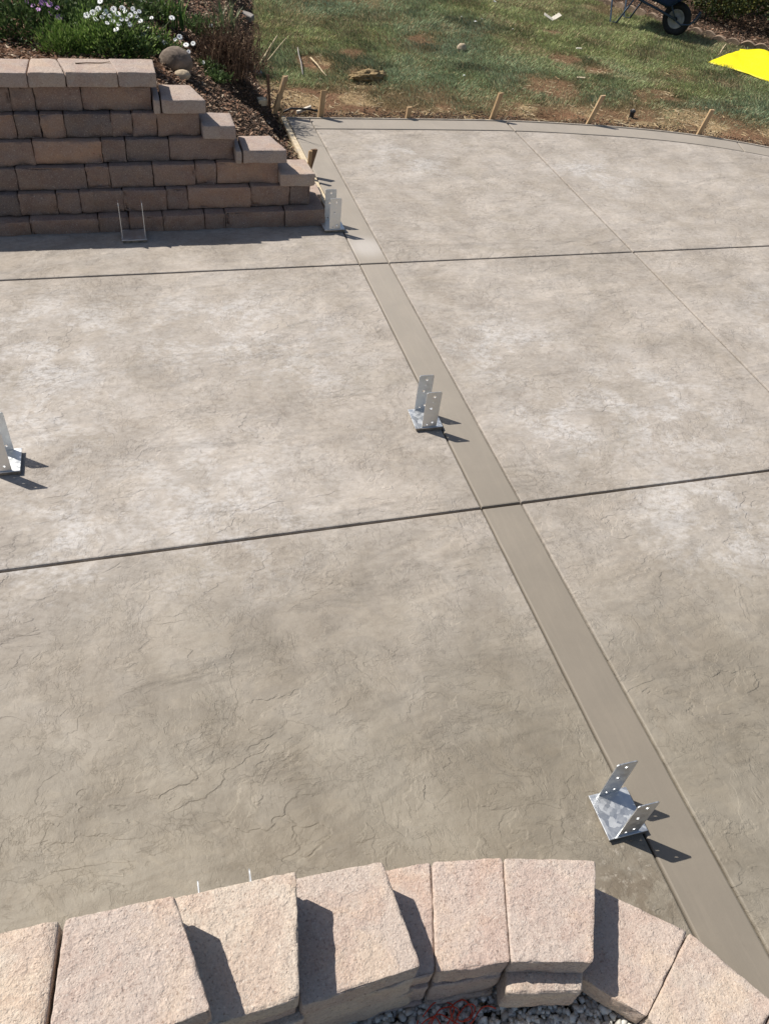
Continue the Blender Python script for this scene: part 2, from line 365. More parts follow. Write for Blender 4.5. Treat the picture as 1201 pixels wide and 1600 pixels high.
def steel():
    t = NT('galvanised_steel', 0.40, 0.9)
    v = t.voro(70, out='Color'); sepv = t.n('ShaderNodeSeparateColor'); t.put(sepv.inputs[0], v)
    k = t.math('MULTIPLY', t.math('ADD', sepv.outputs[0], t.noise(30, 4)), 0.5)
    col = t.mix(k, (0.60, 0.61, 0.61), (0.72, 0.73, 0.73))
    col = t.mix(t.math('MULTIPLY', t.remap(t.noise(22, 5, 0.7), 0.60, 0.74), 0.22), col, (0.45, 0.43, 0.40))
    return t.done(col, t.remap(k, 0.2, 0.8, 0.36, 0.58), t.bump(t.noise(60, 3), 0.0006, 0.4))
def wood(name, a, b):
    t = NT(name, 0.85, spec=0.2)
    st = t.mapping((26, 26, 2.2)); r = t.rand()
    g = t.noise(1.6, 6, 0.65, 1.2, st)
    col = t.mix(t.remap(g, 0.32, 0.68), a, b)
    col = t.mix(t.math('MULTIPLY', r, 0.35), col, t.mix(1.0, col, (0.72, 0.66, 0.60), 'MULTIPLY'))
    col = t.mix(t.math('MULTIPLY', t.remap(t.noise(9, 4), 0.55, 0.72), 0.5), col, (0.34, 0.31, 0.27))
    return t.done(col, None, t.bump(g, 0.002, 0.5))
def plain(name, col, rough=0.8, metal=0.0, var=0.25, scale=8, bumpd=0.002, spec=0.4):
    t = NT(name, rough, metal, spec)
    n = t.noise(scale, 5, 0.62, 0.4)
    dk = tuple(c * (1 - var) for c in col); lt = tuple(min(1, c * (1 + var * 0.7)) for c in col)
    return t.done(t.mix(t.remap(n, 0.3, 0.7), dk, lt), None, t.bump(t.noise(scale * 5, 4), bumpd, 0.6))
def tone_mat(name, rough=0.7, trans=0.0, spec=0.3):
    t = NT(name, rough, spec=spec); col = t.attr('tone')
    t.done(col)
    if trans:
        tr = t.n('ShaderNodeBsdfTranslucent'); t.put(tr.inputs[0], col); mx = t.n('ShaderNodeMixShader'); mx.inputs[0].default_value = trans
        out = t.t.nodes['Material Output']; t.t.links.new(t.b.outputs[0], mx.inputs[1]); t.t.links.new(tr.outputs[0], mx.inputs[2]); t.t.links.new(mx.outputs[0], out.inputs[0])
    return t.m
def soil_mat():
    t = NT('soil_and_turf_base', 0.95, spec=0.1); col = t.attr('tone')
    n = t.noise(22, 7, 0.7, 0.4); f = t.noise(95, 4, 0.7)
    col = t.mix(t.remap(n, 0.32, 0.6, 0.6, 0.0), col, t.mix(1.0, col, (0.45, 0.42, 0.40), 'MULTIPLY'))
    col = t.mix(t.remap(f, 0.52, 0.75, 0.0, 0.6), col, t.mix(1.0, col, (1.7, 1.6, 1.45), 'MULTIPLY'))
    return t.done(col, None, t.bump(t.math('ADD', n, t.math('MULTIPLY', f, 0.5)), 0.03, 0.9))

MAT = dict(
    stamped=concrete_stamped(), band=concrete_band(),
    block=block_mat('tumbled_block', [(0.300, 0.212, 0.165), (0.220, 0.170, 0.145), (0.390, 0.258, 0.188), (0.245, 0.185, 0.155), (0.330, 0.225, 0.172), (0.195, 0.155, 0.135)], 0.8, 1.3),
    cap=block_mat('cap_stone', [(0.53, 0.442, 0.368), (0.475, 0.390, 0.338), (0.56, 0.472, 0.385), (0.50, 0.400, 0.342)], 1.0, 1.0), wallcap=block_mat('wall_cap_stone', [(0.41, 0.330, 0.278), (0.37, 0.305, 0.265), (0.43, 0.348, 0.290), (0.39, 0.312, 0.268)], 0.8, 1.2),
    steel=steel(), stake=wood('stake_wood', (0.36, 0.235, 0.125), (0.54, 0.385, 0.225)), form=wood('form_lumber', (0.52, 0.42, 0.28), (0.70, 0.60, 0.44)),
    hardboard=plain('form_hardboard', (0.50, 0.44, 0.36), 0.8, var=0.2, scale=12), grout=plain('bedding_grout', (0.22, 0.185, 0.145), 0.95, var=0.4, scale=40, bumpd=0.004),
    ground=soil_mat(), leaf=tone_mat('foliage', 0.55, 0.28), grass=tone_mat('grass_blades', 0.6, 0.25), chips=tone_mat('bark_chips', 0.9), pebble=tone_mat('pebbles', 0.85),
    rock=plain('garden_rock', (0.20, 0.155, 0.12), 0.9, var=0.45, scale=9, bumpd=0.01), tan_rock=plain('tan_rock', (0.45, 0.36, 0.25), 0.9, var=0.3, scale=12, bumpd=0.006),
    rubber=plain('tyre_rubber', (0.02, 0.02, 0.021), 0.85, var=0.4), rim=plain('rim_paint', (0.33, 0.32, 0.30), 0.6, 0.1, var=0.3), blue=plain('blue_barrow_paint', (0.008, 0.030, 0.105), 0.45, 0.0, var=0.35, scale=5),
    tubesteel=plain('barrow_frame_paint', (0.05, 0.075, 0.11), 0.5, 0.4), black=plain('black_plastic', (0.018, 0.018, 0.018), 0.5), petal=plain('white_petal', (0.86, 0.86, 0.83), 0.7, var=0.03), purple=plain('purple_petal', (0.46, 0.22, 0.50), 0.6, var=0.15),
    centre=plain('flower_centre', (0.10, 0.07, 0.16), 0.8), twig=plain('dry_twig', (0.17, 0.105, 0.065), 0.9, var=0.4, scale=20), straw=plain('bleached_stick', (0.50, 0.40, 0.25), 0.8, var=0.3, scale=20),
    yellow=plain('yellow_sheet', (0.82, 0.70, 0.006), 0.45, var=0.05, scale=3, bumpd=0.004), edging=plain('edging_concrete', (0.30, 0.215, 0.15), 0.9, var=0.35, scale=10, bumpd=0.008),
    string=plain('orange_string', (0.62, 0.075, 0.035), 0.7, var=0.2), paper=plain('pale_scrap', (0.66, 0.60, 0.50), 0.85, var=0.15), sod=plain('upturned_sod', (0.33, 0.235, 0.12), 0.95, var=0.5, scale=25, bumpd=0.02), grey=plain('grey_scrap', (0.32, 0.29, 0.26), 0.9, var=0.3),
)

# ------------------------------------------------------------------ ground: one sheet to the horizon
def line(a, b, s): return np.arange(a, b, s)
gx = np.r_[-300, -150, -80, -40, -22, -13, -9, line(-6, -1.6, 0.2), line(-1.6, 6.8, 0.035), line(6.8, 12, 0.15), 14, 18, 26, 45, 80, 150, 300]
gy = np.r_[-300, -150, -80, -40, -20, -10, line(-6, 2.8, 0.2), line(2.8, 8.8, 0.035), line(8.8, 14, 0.15), 16, 20, 28, 45, 80, 150, 300]
GX, GY = np.meshgrid(gx, gy); GZ = terrain(GX, GY)
def hedge_side(x, y):                                  # > 0 beyond the scalloped edging on the right
    ex = np.array([4.6, 5.22, 5.65, 5.86, 6.15, 6.45, 7.3]); ey = np.array([10.3, 9.17, 8.40, 7.90, 7.48, 7.22, 6.65])
    return y - np.interp(x, ex, ey, left=40, right=6.3)
def bare(x, y):
    """how far the turf has died back: 1 bare soil or straw, 0 full grass"""
    top = np.interp(x, OX, OY, left=4.8, right=0)
    d = y - top
    k = sstep(0.95, 0.05, d - 0.9 * (fnoise(x, y, 1.6, 11) - 0.35)) * 0.95
    k = np.where(x > 0.2, k, k * 0.9)
    for bx, by, r in BARE: k = np.maximum(k, sstep(r, r * 0.3, np.hypot(x - bx, (y - by) * 0.9) + 1.5 * r * (fnoise(x, y, 5, 21) - 0.5)) * 0.85)
    return np.clip(k + 0.5 * sstep(0.60, 0.76, fnoise(x, y, 1.1, 31)), 0, 1)
BARE = []
for px, py, r in [(860, 140, .42), (830, 175, .25), (1010, 185, .40), (1090, 190, .4), (925, 110, .25), (700, 168, .3), (470, 160, .35), (492, 97, .22), (880, 95, .28), (1000, 150, .22), (660, 60, .25), (550, 82, .22), (575, 118, .22), (1040, 150, .25), (1150, 190, .25), (860, 52, .2)]:
    g = on_ground(px, py); BARE.append((g.x, g.y, r))
def tones(x, y):
    d = np.interp(y, BY, BX) - x
    n = fnoise(x, y, 6, 41)[..., None]; n2 = fnoise(x, y, 2.2, 47)[..., None]
    turf = np.array([0.095, 0.105, 0.048]) * (0.7 + 0.6 * n)
    straw = np.array([0.43, 0.31, 0.175]) * (0.55 + 0.8 * n); dirt = np.array([0.215, 0.122, 0.072]) * (0.6 + 0.8 * n2)
    k = bare(x, y)[..., None]
    dead = straw * sstep(0.50, 0.66, fnoise(x, y, 3.2, 53))[..., None] + dirt * (1 - sstep(0.50, 0.66, fnoise(x, y, 3.2, 53)))[..., None]
    c = turf * (1 - k) + dead * k
    bark = np.where((d > .75)[..., None], np.array([0.115, 0.062, 0.036]), np.array([0.075, 0.050, 0.034])) * (0.6 + 0.8 * n)
    bm_ = ((d > -0.05 + 0.1 * (n[..., 0] - .5)) | (hedge_side(x, y) > 0))[..., None]
    c = np.where(bm_, bark, c)
    c = np.where((y < -1.5)[..., None], np.array([0.20, 0.19, 0.17]), c)
    soil = np.array([0.062, 0.042, 0.028])
    ds = np.exp(-(((x + 0.2) / 0.35) ** 2 + ((y - 4.55) / 0.55) ** 2))[..., None]
    c = c * (1 - 0.8 * ds) + soil * 0.8 * ds
    return c
GC = tones(GX, GY).reshape(-1, 3)
nx, ny = len(gx), len(gy); ii = np.arange(nx * ny).reshape(ny, nx)
gm = npmesh('ground', np.c_[GX.ravel(), GY.ravel(), GZ.ravel()], np.stack([ii[:-1, :-1], ii[:-1, 1:], ii[1:, 1:], ii[1:, :-1]], -1).reshape(-1, 4), GC)
gm.polygons.foreach_set('use_smooth', [True] * len(gm.polygons))
tag(link('ground', gm, MAT['ground']), kind='structure')

# ------------------------------------------------------------------ patio: panels and trowelled border bands
patio = tag(empty('patio', (0, 0, 0)), kind='structure')
def out_curve(x0, x1, off=0.0):
    """points along the outer edge, offset inwards by off"""
    xs = np.r_[OX[:-1]]; P = np.c_[OX, OY]
    d = np.gradient(P, axis=0); d /= np.linalg.norm(d, axis=1)[:, None]
    Q = P + np.c_[d[:, 1], -d[:, 0]] * off
    tt = np.linspace(0, 1, 160)
    s = np.r_[0, np.cumsum(np.linalg.norm(np.diff(Q, axis=0), axis=1))]; s /= s[-1]
    R = np.c_[np.interp(tt, s, Q[:, 0]), np.interp(tt, s, Q[:, 1])]
    k = np.ones(5) / 5
    for c in (0, 1): R[2:-2, c] = np.convolve(R[:, c], k, 'valid')
    return R
IN = out_curve(0, 0, 0.225); OUTC = out_curve(0, 0, 0.0)
def seg(R, a, b, axis=0):
    """part of curve R between x = a and x = b, with exact ends"""
    ya = np.interp(a, R[:, 0], R[:, 1]); yb = np.interp(b, R[:, 0], R[:, 1])
    m = (R[:, 0] > a + 0.01) & (R[:, 0] < b - 0.01)
    return [(a, ya)] + [tuple(r) for r in R[m]] + [(b, yb)]
def slab(name, poly, m, gap=0.004, z1=0.0, bev=0.007):
    fine_ = []
    for (ax_, ay_), (bx_, by_) in zip(poly, poly[1:] + poly[:1]):
        n_ = max(1, int(math.hypot(bx_ - ax_, by_ - ay_) / 0.07)) if ax_ > -4.4 or bx_ > -4.4 else 1
        for k_ in range(n_):
            x_, y_ = ax_ + (bx_ - ax_) * k_ / n_, ay_ + (by_ - ay_) * k_ / n_
            v_ = Vector((x_ * 7, y_ * 7, len(poly)))
            fine_.append((x_ + 0.0012 * mnoise.noise(v_) + 0.0008 * mnoise.noise(v_ * 5), y_ + 0.0012 * mnoise.noise(v_ + Vector((50, 0, 0))) + 0.0008 * mnoise.noise(v_ * 5 + Vector((50, 0, 0)))))
    bm = bmesh.new(); prism(bm, fine_, -0.1, z1, bev)
    o = link(name, bm_mesh(name, bm), m, patio); return o
g, gj = 0.0036, 0.0068                                 # half widths of tooled grooves and sawn joints
NEAR = [(0 - g, -2.05), (-0.2, -1.87), (-0.45, -1.76), (-0.75, -1.69), (-1.3, -1.70), (-4.5, -1.72)]
def inner_y(x): return float(np.interp(x, IN[:, 0], IN[:, 1]))
W0 = 2.80
slab('slab', [(-4.5, CUT_Y0 - gj), *NEAR[::-1][0:0], (-g, CUT_Y0 - gj), *NEAR][:], MAT['stamped'])
slab('slab', [(-4.5, gj), (-4.5, CUT_Y1 - gj), (-g, CUT_Y1 - gj), (-g, gj)], MAT['stamped'])
slab('slab', [(-4.5, CUT_Y1 + gj), (-4.5, 2.93), (-g, 2.93), (-g, CUT_Y1 + gj)], MAT['stamped'])
xa, xb, xc = 0.2 + g, CUT_X - 0.0065, CUT_X + 0.0065
slab('slab', [(xa, -4), (xa, -gj), (xb, -gj), (xb, -4)], MAT['stamped'])
slab('slab', [(xa, gj), (xa, CUT_Y1 - gj), (xb, CUT_Y1 - gj), (xb, gj)], MAT['stamped'], bev=0.005)
slab('slab', [(xa, CUT_Y1 + gj), *[(x, y - 2.2 * g) for x, y in seg(IN, xa, xb)], (xb, CUT_Y1 + gj)], MAT['stamped'])
def right_poly(y0, y1):
    rows = [r for r in IN if y0 <= r[1] <= y1 and r[0] > 3.0]
    xr0 = float(np.interp(-y0, -IN[:, 1], IN[:, 0])); xr1 = float(np.interp(-y1, -IN[:, 1], IN[:, 0]))
    return [(xc, y0), (xc, y1), (xr1, y1)] + [tuple(r) for r in rows] + [(xr0, y0)]
slab('slab', [(xc, -3.9), (xc, -gj), *[p for p in right_poly(-3.9, -gj)[2:]]], MAT['stamped'])
slab('slab', right_poly(gj, CUT_Y1 - gj), MAT['stamped'])
rows = [tuple(r) for r in IN if r[0] > xc + 0.01 and r[1] > CUT_Y1 + gj + 0.01]
slab('slab', [(xc, CUT_Y1 + gj), (xc, inner_y(xc) - 2.2 * g), *[(x, y - 2.2 * g) for x, y in rows], (float(np.interp(-(CUT_Y1 + gj), -IN[:, 1], IN[:, 0])), CUT_Y1 + gj)], MAT['stamped'])
iy0 = inner_y(0.1)
slab('border_band', [(g, -2.1), (g, -gj), (0.2 - g, -gj), (0.2 - g, -2.6)], MAT['band'])
slab('border_band', [(g, gj), (g, CUT_Y1 - gj), (0.2 - g, CUT_Y1 - gj), (0.2 - g, gj)], MAT['band'])
slab('border_band', [(g, CUT_Y1 + gj), (g, iy0 - g), (0.2 - g, iy0 - g), (0.2 - g, CUT_Y1 + gj)], MAT['band'])
slab('border_band', [(g, iy0 + g), (g, 4.798), (0.2 - g, 4.795), (0.2 - g, iy0 + g)], MAT['band'])
def back_band(x0, x1):
    slab('border_band', seg(OUTC, x0, x1) + [(x, y + 2.2 * g) for x, y in seg(IN, x0 - (0.06 if x0 > 4 else 0), x1 - (0.06 if x1 > 4 else 0))][::-1], MAT['band'])
back_band(xa, xb); back_band(xc, 4.195); back_band(4.205, 5.6)
tail_o = [tuple(r) for r in OUTC if r[0] > 5.6 and r[1] < 3.0]; tail_i = [tuple(r) for r in IN if r[0] > 5.54 and r[1] < 2.9]
slab('border_band', tail_o + tail_i[::-1], MAT['band'])

# ------------------------------------------------------------------ form boards round the pour
def form_strip(name, pts, t, z0, z1, m, label):
    o = empty(name, (*pts[0], z0)); bm = bmesh.new()
    P = np.array(pts); d = np.gradient(P, axis=0); d /= np.linalg.norm(d, axis=1)[:, None]
    Q = P + np.c_[-d[:, 1], d[:, 0]] * t
    prism(bm, [tuple(p) for p in P] + [tuple(p) for p in Q[::-1]], z0, z1, 0.0015, 1)
    me = bm_mesh(name, bm); me.transform(Matrix.Translation((-pts[0][0], -pts[0][1], -z0)))
    bpy.data.objects.remove(o)
    o = link(name, me, m); o.location = (*pts[0], z0)
    return tag(o, label, 'form board')
form_strip('form_board', [(-0.008, 2.98), (-0.008, 3.4), (-0.008, 3.9), (-0.010, 4.3), (-0.012, 4.83)], 0.042, -0.09, 0.012, MAT['form'], 'straight pale lumber form board along the short side of the patio by the stepped wall')
oc = [(x, y + 0.004) for x, y in OUTC if y > 0.5]
form_strip('form_strip', oc, 0.009, -0.09, 0.008, MAT['hardboard'], 'long thin curved form strip following the lawn edge of the patio')

# ------------------------------------------------------------------ wooden stakes
def stake(x, y, h, top, wdt, thk, label, m='stake', z0=None, rz=0.0, point=True):
    zb = terrain(np.array([x]), np.array([y]))[0] if z0 is None else z0
    bm = bmesh.new(); zs = [-0.10, -0.04, 0.0, h * 0.5, h]; rings = []
    c, s = math.cos(rz), math.sin(rz)
    for i, z in enumerate(zs):
        f = max(0.0, z) / h; k = 0.25 if i == 0 else 1.0
        ring = []
        for a, b in ((-1, -1), (1, -1), (1, 1), (-1, 1)):
            u, v = a * wdt / 2 * k, b * thk / 2
            jx = random.uniform(-.0015, .0015)
            ring.append(bm.verts.new((u * c - v * s + top[0] * f + jx, u * s + v * c + top[1] * f, z + (random.uniform(-.004, .004) if i == 4 else 0))))
        rings.append(ring)
    for A, B in zip(rings, rings[1:]):
        for k in range(4): bm.faces.new((A[k], A[(k + 1) % 4], B[(k + 1) % 4], B[k]))
    bm.faces.new(rings[0][::-1]); bm.faces.new(rings[-1])
    o = link('wooden_stake', bm_mesh('wooden_stake', bm), MAT[m]); o.location = (x, y, zb)
    return tag(o, label, 'stake', 'stakes holding the patio forms')
stake(0.298, 4.83, 0.235, (0.02, 0.0), 0.046, 0.02, 'tilted wooden stake behind the form strip, beside a loose pale wood offcut', rz=0.25)
stake(1.089, 4.808, 0.115, (0.008, 0.0), 0.042, 0.02, 'short stubby wooden stake driven almost down to the curved form strip', rz=0.2)
stake(1.89, 4.79, 0.245, (0.05, 0.0), 0.044, 0.02, 'wooden stake leaning beside the end of the faint lengthwise patio joint', rz=0.2)
stake(2.83, 4.685, 0.27, (0.085, 0.0), 0.046, 0.02, 'split wooden stake beside the dug hollow and straw by the curved form', rz=0.1)
stake(3.875, 4.42, 0.25, (0.06, 0.0), 0.045, 0.02, 'wooden stake leaning at the curved form near a border joint, beyond the sprinkler head', rz=0.0)
stake(-0.10, 4.86, 0.30, (0.10, 0.02), 0.052, 0.02, 'tallest flat wooden stake leaning at the corner of the forms', rz=0.55)
stake(-0.135, 4.90, 0.27, (-0.01, 0.0), 0.022, 0.02, 'slim dark upright stake standing next to the tall corner stake', 'twig', rz=0.3)
stake(-0.085, 4.72, 0.15, (0.045, 0.0), 0.018, 0.012, 'thin wood sliver propped against the corner stakes', rz=0.5)
stake(-0.075, 3.56, 0.215, (0.012, 0.0), 0.024, 0.02, 'narrow stake against the straight form board behind the lowest wall step', z0=0.0, rz=0.1)
stake(-0.072, 3.63, 0.20, (0.055, 0.0), 0.045, 0.02, 'leaning dark stake beside the straight form board behind the lowest wall step', 'twig', z0=0.0, rz=0.35)

# ------------------------------------------------------------------ stepped retaining wall beyond the patio
FACE, COURSE, BATTER, CAPH = 2.852, 0.1405, 0.042, 0.082
wall = tag(empty('retaining_wall', (-1.2, FACE, 0)), 'stepped brown block retaining wall with pinkish caps below the flower bed', 'retaining wall')
WO = (-1.2, FACE, 0)
def lift(x): return 0.016 * (x + 2.2)
def row_z(k): return (-0.06, 0.088) if k == 0 else (0.088 + COURSE * (k - 1), 0.088 + COURSE * k)
ZS = 520 / 1201.0
ROWS = {0: ([107, 355, 468, 590, 740, 815, 1028, 1172], 800), 1: ([208, 293, 447, 603, 680, 905, 1045, 1118], 735), 2: ([60, 312, 397, 553, 707, 783, 1005], 635),
        3: ([120, 368, 455, 612, 850], 540), 4: ([145, 233, 402, 478, 567, 722], 440), 5: ([35, 122, 293, 545], 342)}
bid = 0
for k, (js, zy) in ROWS.items():
    z0, z1 = row_z(k); yf = FACE + BATTER * k - (0.03 if k == 0 else 0)
    xs = [on_wall(j * ZS, zy * ZS, yf)[0] for j in js]
    left = [xs[0]]
    while left[-1] > -4.2: left.append(left[-1] - random.choice([0.14, 0.22, 0.38, 0.38]))
    xs = left[::-1] + xs[1:]
    for a, b in zip(xs, xs[1:]):
        bid += 1; gp = 0.0020; dz = lift((a + b) / 2) + random.uniform(-.001, .001); dy = random.uniform(-.005, .005)
        a2, b2 = a + gp, b - gp
        me = stone_mesh('block', [(a2 + .004, yf + .26), (b2 - .004, yf + .26), (b2, yf + dy), (a2, yf + dy)], z0 + dz + 0.001, z1 + dz - 0.003, 0.007, 0.003, 14, 3, 9, 22, bid, front=0.016, origin=WO, chip=.006)
        link('block', me, MAT['block'], wall)
def cap(xa_, xb_, k, dep=0.24, skew=(0, 0), name='cap_stone', yo=0.0):
    global bid
    bid += 1; z0 = row_z(k)[1]; yf = FACE + BATTER * k - 0.03 + yo; dz = lift((xa_ + xb_) / 2)
    me = stone_mesh(name, [(xa_ + skew[0] + .003, yf + dep), (xb_ + skew[1] - .003, yf + dep), (xb_ - .003, yf), (xa_ + .003, yf)], z0 + dz, z0 + CAPH + dz, 0.008, 0.0022, 8, 7, 4, 18, bid, front=0.006, origin=WO)
    link(name, me, MAT['wallcap'], wall)
yc = FACE + BATTER * 5 - 0.03
cx_ = [on_wall(j * ZS, 250 * ZS, yc)[0] for j in (93, 232, 422, 563)]
lf = [cx_[0]]
while lf[-1] > -4.2: lf.append(lf[-1] - 0.33)
cx_ = lf[::-1] + cx_[1:]
for i, (a, b) in enumerate(zip(cx_, cx_[1:])):
    s = 0.045
    cap(a, b, 5, 0.25, (-s if i % 2 else s * 0.3, s * 0.3 if i % 2 else -s) if b < cx_[-1] - .01 else (-s, 0.0))
def sx(zx, zy, k): return on_wall(zx * ZS, zy * ZS, FACE + BATTER * k - 0.03)[0]
cap(sx(582, 370, 4), sx(745, 370, 4), 4, 0.27, (0.0, -0.07)); cap(sx(552, 370, 4), sx(580, 370, 4), 4, 0.27)
cap(sx(730, 460, 3), sx(852, 460, 3), 3, 0.23, (-0.01, 0.0)); 
cap(sx(877, 560, 2), sx(1039, 560, 2), 2, 0.25, (0.0, -0.07)); cap(sx(850, 560, 2), sx(874, 560, 2), 2, 0.25)
cap(sx(1010, 640, 1), sx(1139, 640, 1), 1, 0.24, (0.0, -0.02))
# base course turning back along the form board
for j, (y0, y1) in enumerate([(3.06, 3.24), (3.245, 3.46)]):
    bid += 1
    link('block', stone_mesh('block', [(-0.27, y1), (-0.085, y1), (-0.085, y0), (-0.27, y0)], -0.06, 0.115, 0.009, 0.003, 6, 5, 4, 16, bid, origin=WO), MAT['wallcap'], wall)

# ------------------------------------------------------------------ near curved stepped wall
nwall = tag(empty('garden_wall', (-1.0, -1.75, -0.15)), 'curved stepping garden wall of sunlit pinkish tan caps around the gravel', 'garden wall')
NO = (-1.0, -1.75, -0.15)
CAPS = [  # back-left, back-right, front-right, front-left, top z
    ([(-2.38, -1.60), (-2.05, -1.606), (-2.06, -1.88), (-2.34, -1.88)], 0.61), ([(-2.045, -1.606), (-1.722, -1.612), (-1.760, -1.885), (-2.055, -1.885)], 0.61),
    ([(-1.712, -1.614), (-1.478, -1.618), (-1.426, -1.868), (-1.752, -1.90)], 0.61),
    ([(-1.500, -1.572), (-1.187, -1.578), (-1.234, -1.856), (-1.50, -1.865)], 0.47),
    ([(-1.205, -1.545), (-0.941, -1.556), (-0.915, -1.832), (-1.225, -1.845)], 0.33),
    ([(-0.960, -1.530), (-0.7735, -1.541), (-0.8545, -1.823), (-1.00, -1.815)], 0.187),
    ([(-0.7725, -1.543), (-0.5637, -1.580), (-0.6475, -1.850), (-0.8535, -1.825)], 0.192),
    ([(-0.5625, -1.583), (-0.291, -1.655), (-0.425, -1.908), (-0.6460, -1.852)], 0.196),
    ([(-0.300, -1.660), (-0.041, -1.872), (-0.280, -2.044), (-0.430, -1.895)], 0.050),
    ([(-0.0385, -1.8745), (0.105, -2.105), (-0.150, -2.27), (-0.2785, -2.0465)], 0.050),
    ([(0.108, -2.112), (0.185, -2.40), (-0.090, -2.48), (-0.147, -2.276)], 0.050)]
CT = 0.088
def inset(q, f, b, s=0.004):
    q = [Vector((*p, 0)) for p in q]
    df = (q[3] - q[0]).normalized(); dr = (q[2] - q[1]).normalized(); ax = (q[1] - q[0]).normalized()
    return [tuple((q[0] + df * b + ax * s).xy), tuple((q[1] + dr * b - ax * s).xy), tuple((q[2] - dr * f - ax * s).xy), tuple((q[3] - df * f + ax * s).xy)]
for i, (q, zt) in enumerate(CAPS):
    near = 2 <= i <= 9
    me = stone_mesh('cap_stone', q, zt - CT, zt, 0.0042, 0.0014, 40 if near else 12, 34 if near else 10, 12 if near else 5, 40, 40 + i, origin=NO, chip=0.007, front=0.006, corner=0.013)
    o = link('cap_stone', me, MAT['cap'], nwall)
    zc = zt - CT; z = zc; k = 0
    while z > -0.19:
        z0 = z - 0.142
        f = -0.008 if i in (5, 6) else 0.022
        if k == 0 and i == 7: f = -0.05
        if i == 4 and k == 0: f = 0.0
        qq = inset(q, f - 0.008 * k, 0.006, 0.003)
        if i in (3, 4) and k % 2: qq = inset(q, 0.01 - 0.008 * k, 0.006, -0.02)
        link('block', stone_mesh('block', qq, z0, z - 0.002, 0.009, 0.003, 14, 8, 8, 18, 80 + i * 5 + k, origin=NO, front=0.005, chip=0.006), MAT['cap'], nwall)
        z = z0 - 0.001; k += 1

# ------------------------------------------------------------------ gravel inside the curve
def pebbles(name, pts, smin, smax, cols, label=None, flat=0.65):
    ico = bmesh.new(); bmesh.ops.create_icosphere(ico, subdivisions=1, radius=1.0); ico.verts.ensure_lookup_table()
    bv = np.array([v.co[:] for v in ico.verts]); bf = np.array([[v.index for v in f.verts] for f in ico.faces]); ico.free()
    n = len(pts); S = rng.uniform(smin, smax, n) ** 1.0
    V = np.repeat(bv[None], n, 0) * (1 + rng.uniform(-.38, .38, (n, len(bv), 1)))
    V *= np.stack([rng.uniform(.7, 1.35, n), rng.uniform(.7, 1.1, n), rng.uniform(flat * .7, flat * 1.2, n)], -1)[:, None, :]
    a = rng.uniform(0, 6.28, n); t = rng.uniform(-.6, .6, n); ca, sa, ct, st_ = np.cos(a)[:, None], np.sin(a)[:, None], np.cos(t)[:, None], np.sin(t)[:, None]
    x, y, z = V[..., 0], V[..., 1], V[..., 2]
    y, z = y * ct - z * st_, y * st_ + z * ct; x, y = x * ca - y * sa, x * sa + y * ca
    V = np.stack([x, y, z], -1) * S[:, None, None] + np.array(pts)[:, None, :]
    F = (bf[None] + (np.arange(n) * len(bv))[:, None, None]).reshape(-1, 3)
    cc = np.array(cols)[rng.integers(0, len(cols), n)] * rng.uniform(.7, 1.25, (n, 1))
    return npmesh(name, V.reshape(-1, 3), F, np.repeat(cc, len(bv), 0))
n = 15000
gxp = rng.uniform(-1.6, 0.0, n); gyp = rng.uniform(-2.6, -1.78, n)
gzp = -0.080 + 0.022 * fnoise(gxp, gyp, 5, 61) + rng.uniform(-.012, .012, n)
tag(link('gravel', pebbles('gravel', np.c_[gxp, gyp, gzp], 0.007, 0.0135, [(0.54, 0.525, 0.475), (0.60, 0.58, 0.52), (0.42, 0.40, 0.365), (0.64, 0.62, 0.55), (0.50, 0.45, 0.38)]), MAT['pebble']), 'grey crushed gravel filling the space inside the curved wall', 'gravel', kind='stuff')
# orange string dropped on the gravel
bm = bmesh.new(); gp0 = at(690, 1592, -0.08)
for kx, ky, rr in [(-0.025, 0.0, 0.05), (0.0, -0.012, 0.042), (0.05, 0.0, 0.034), (-0.05, -0.03, 0.045), (0.065, -0.01, 0.025)]:
    ph = random.uniform(0, 6)
    tube(bm, [(kx + rr * math.cos(t + ph) * (1 + .2 * math.sin(2.3 * t)), ky + rr * 0.75 * math.sin(t * 1.1 + ph), 0.010 + 0.006 * math.sin(3 * t + kx * 40)) for t in np.linspace(0, 5.6, 30)], 0.0019, 5)
tube(bm, [(-0.05 + 0.2 * t, -0.01 + 0.02 * math.sin(9 * t) - .02 * t, 0.012 + 0.006 * math.sin(14 * t)) for t in np.linspace(0, 1, 24)], 0.0019, 5)
o = link('string', bm_mesh('string', bm), MAT['string']); o.location = (gp0[0], gp0[1], -0.055)
tag(o, 'loose tangle of thin orange red string on the gravel', 'string')

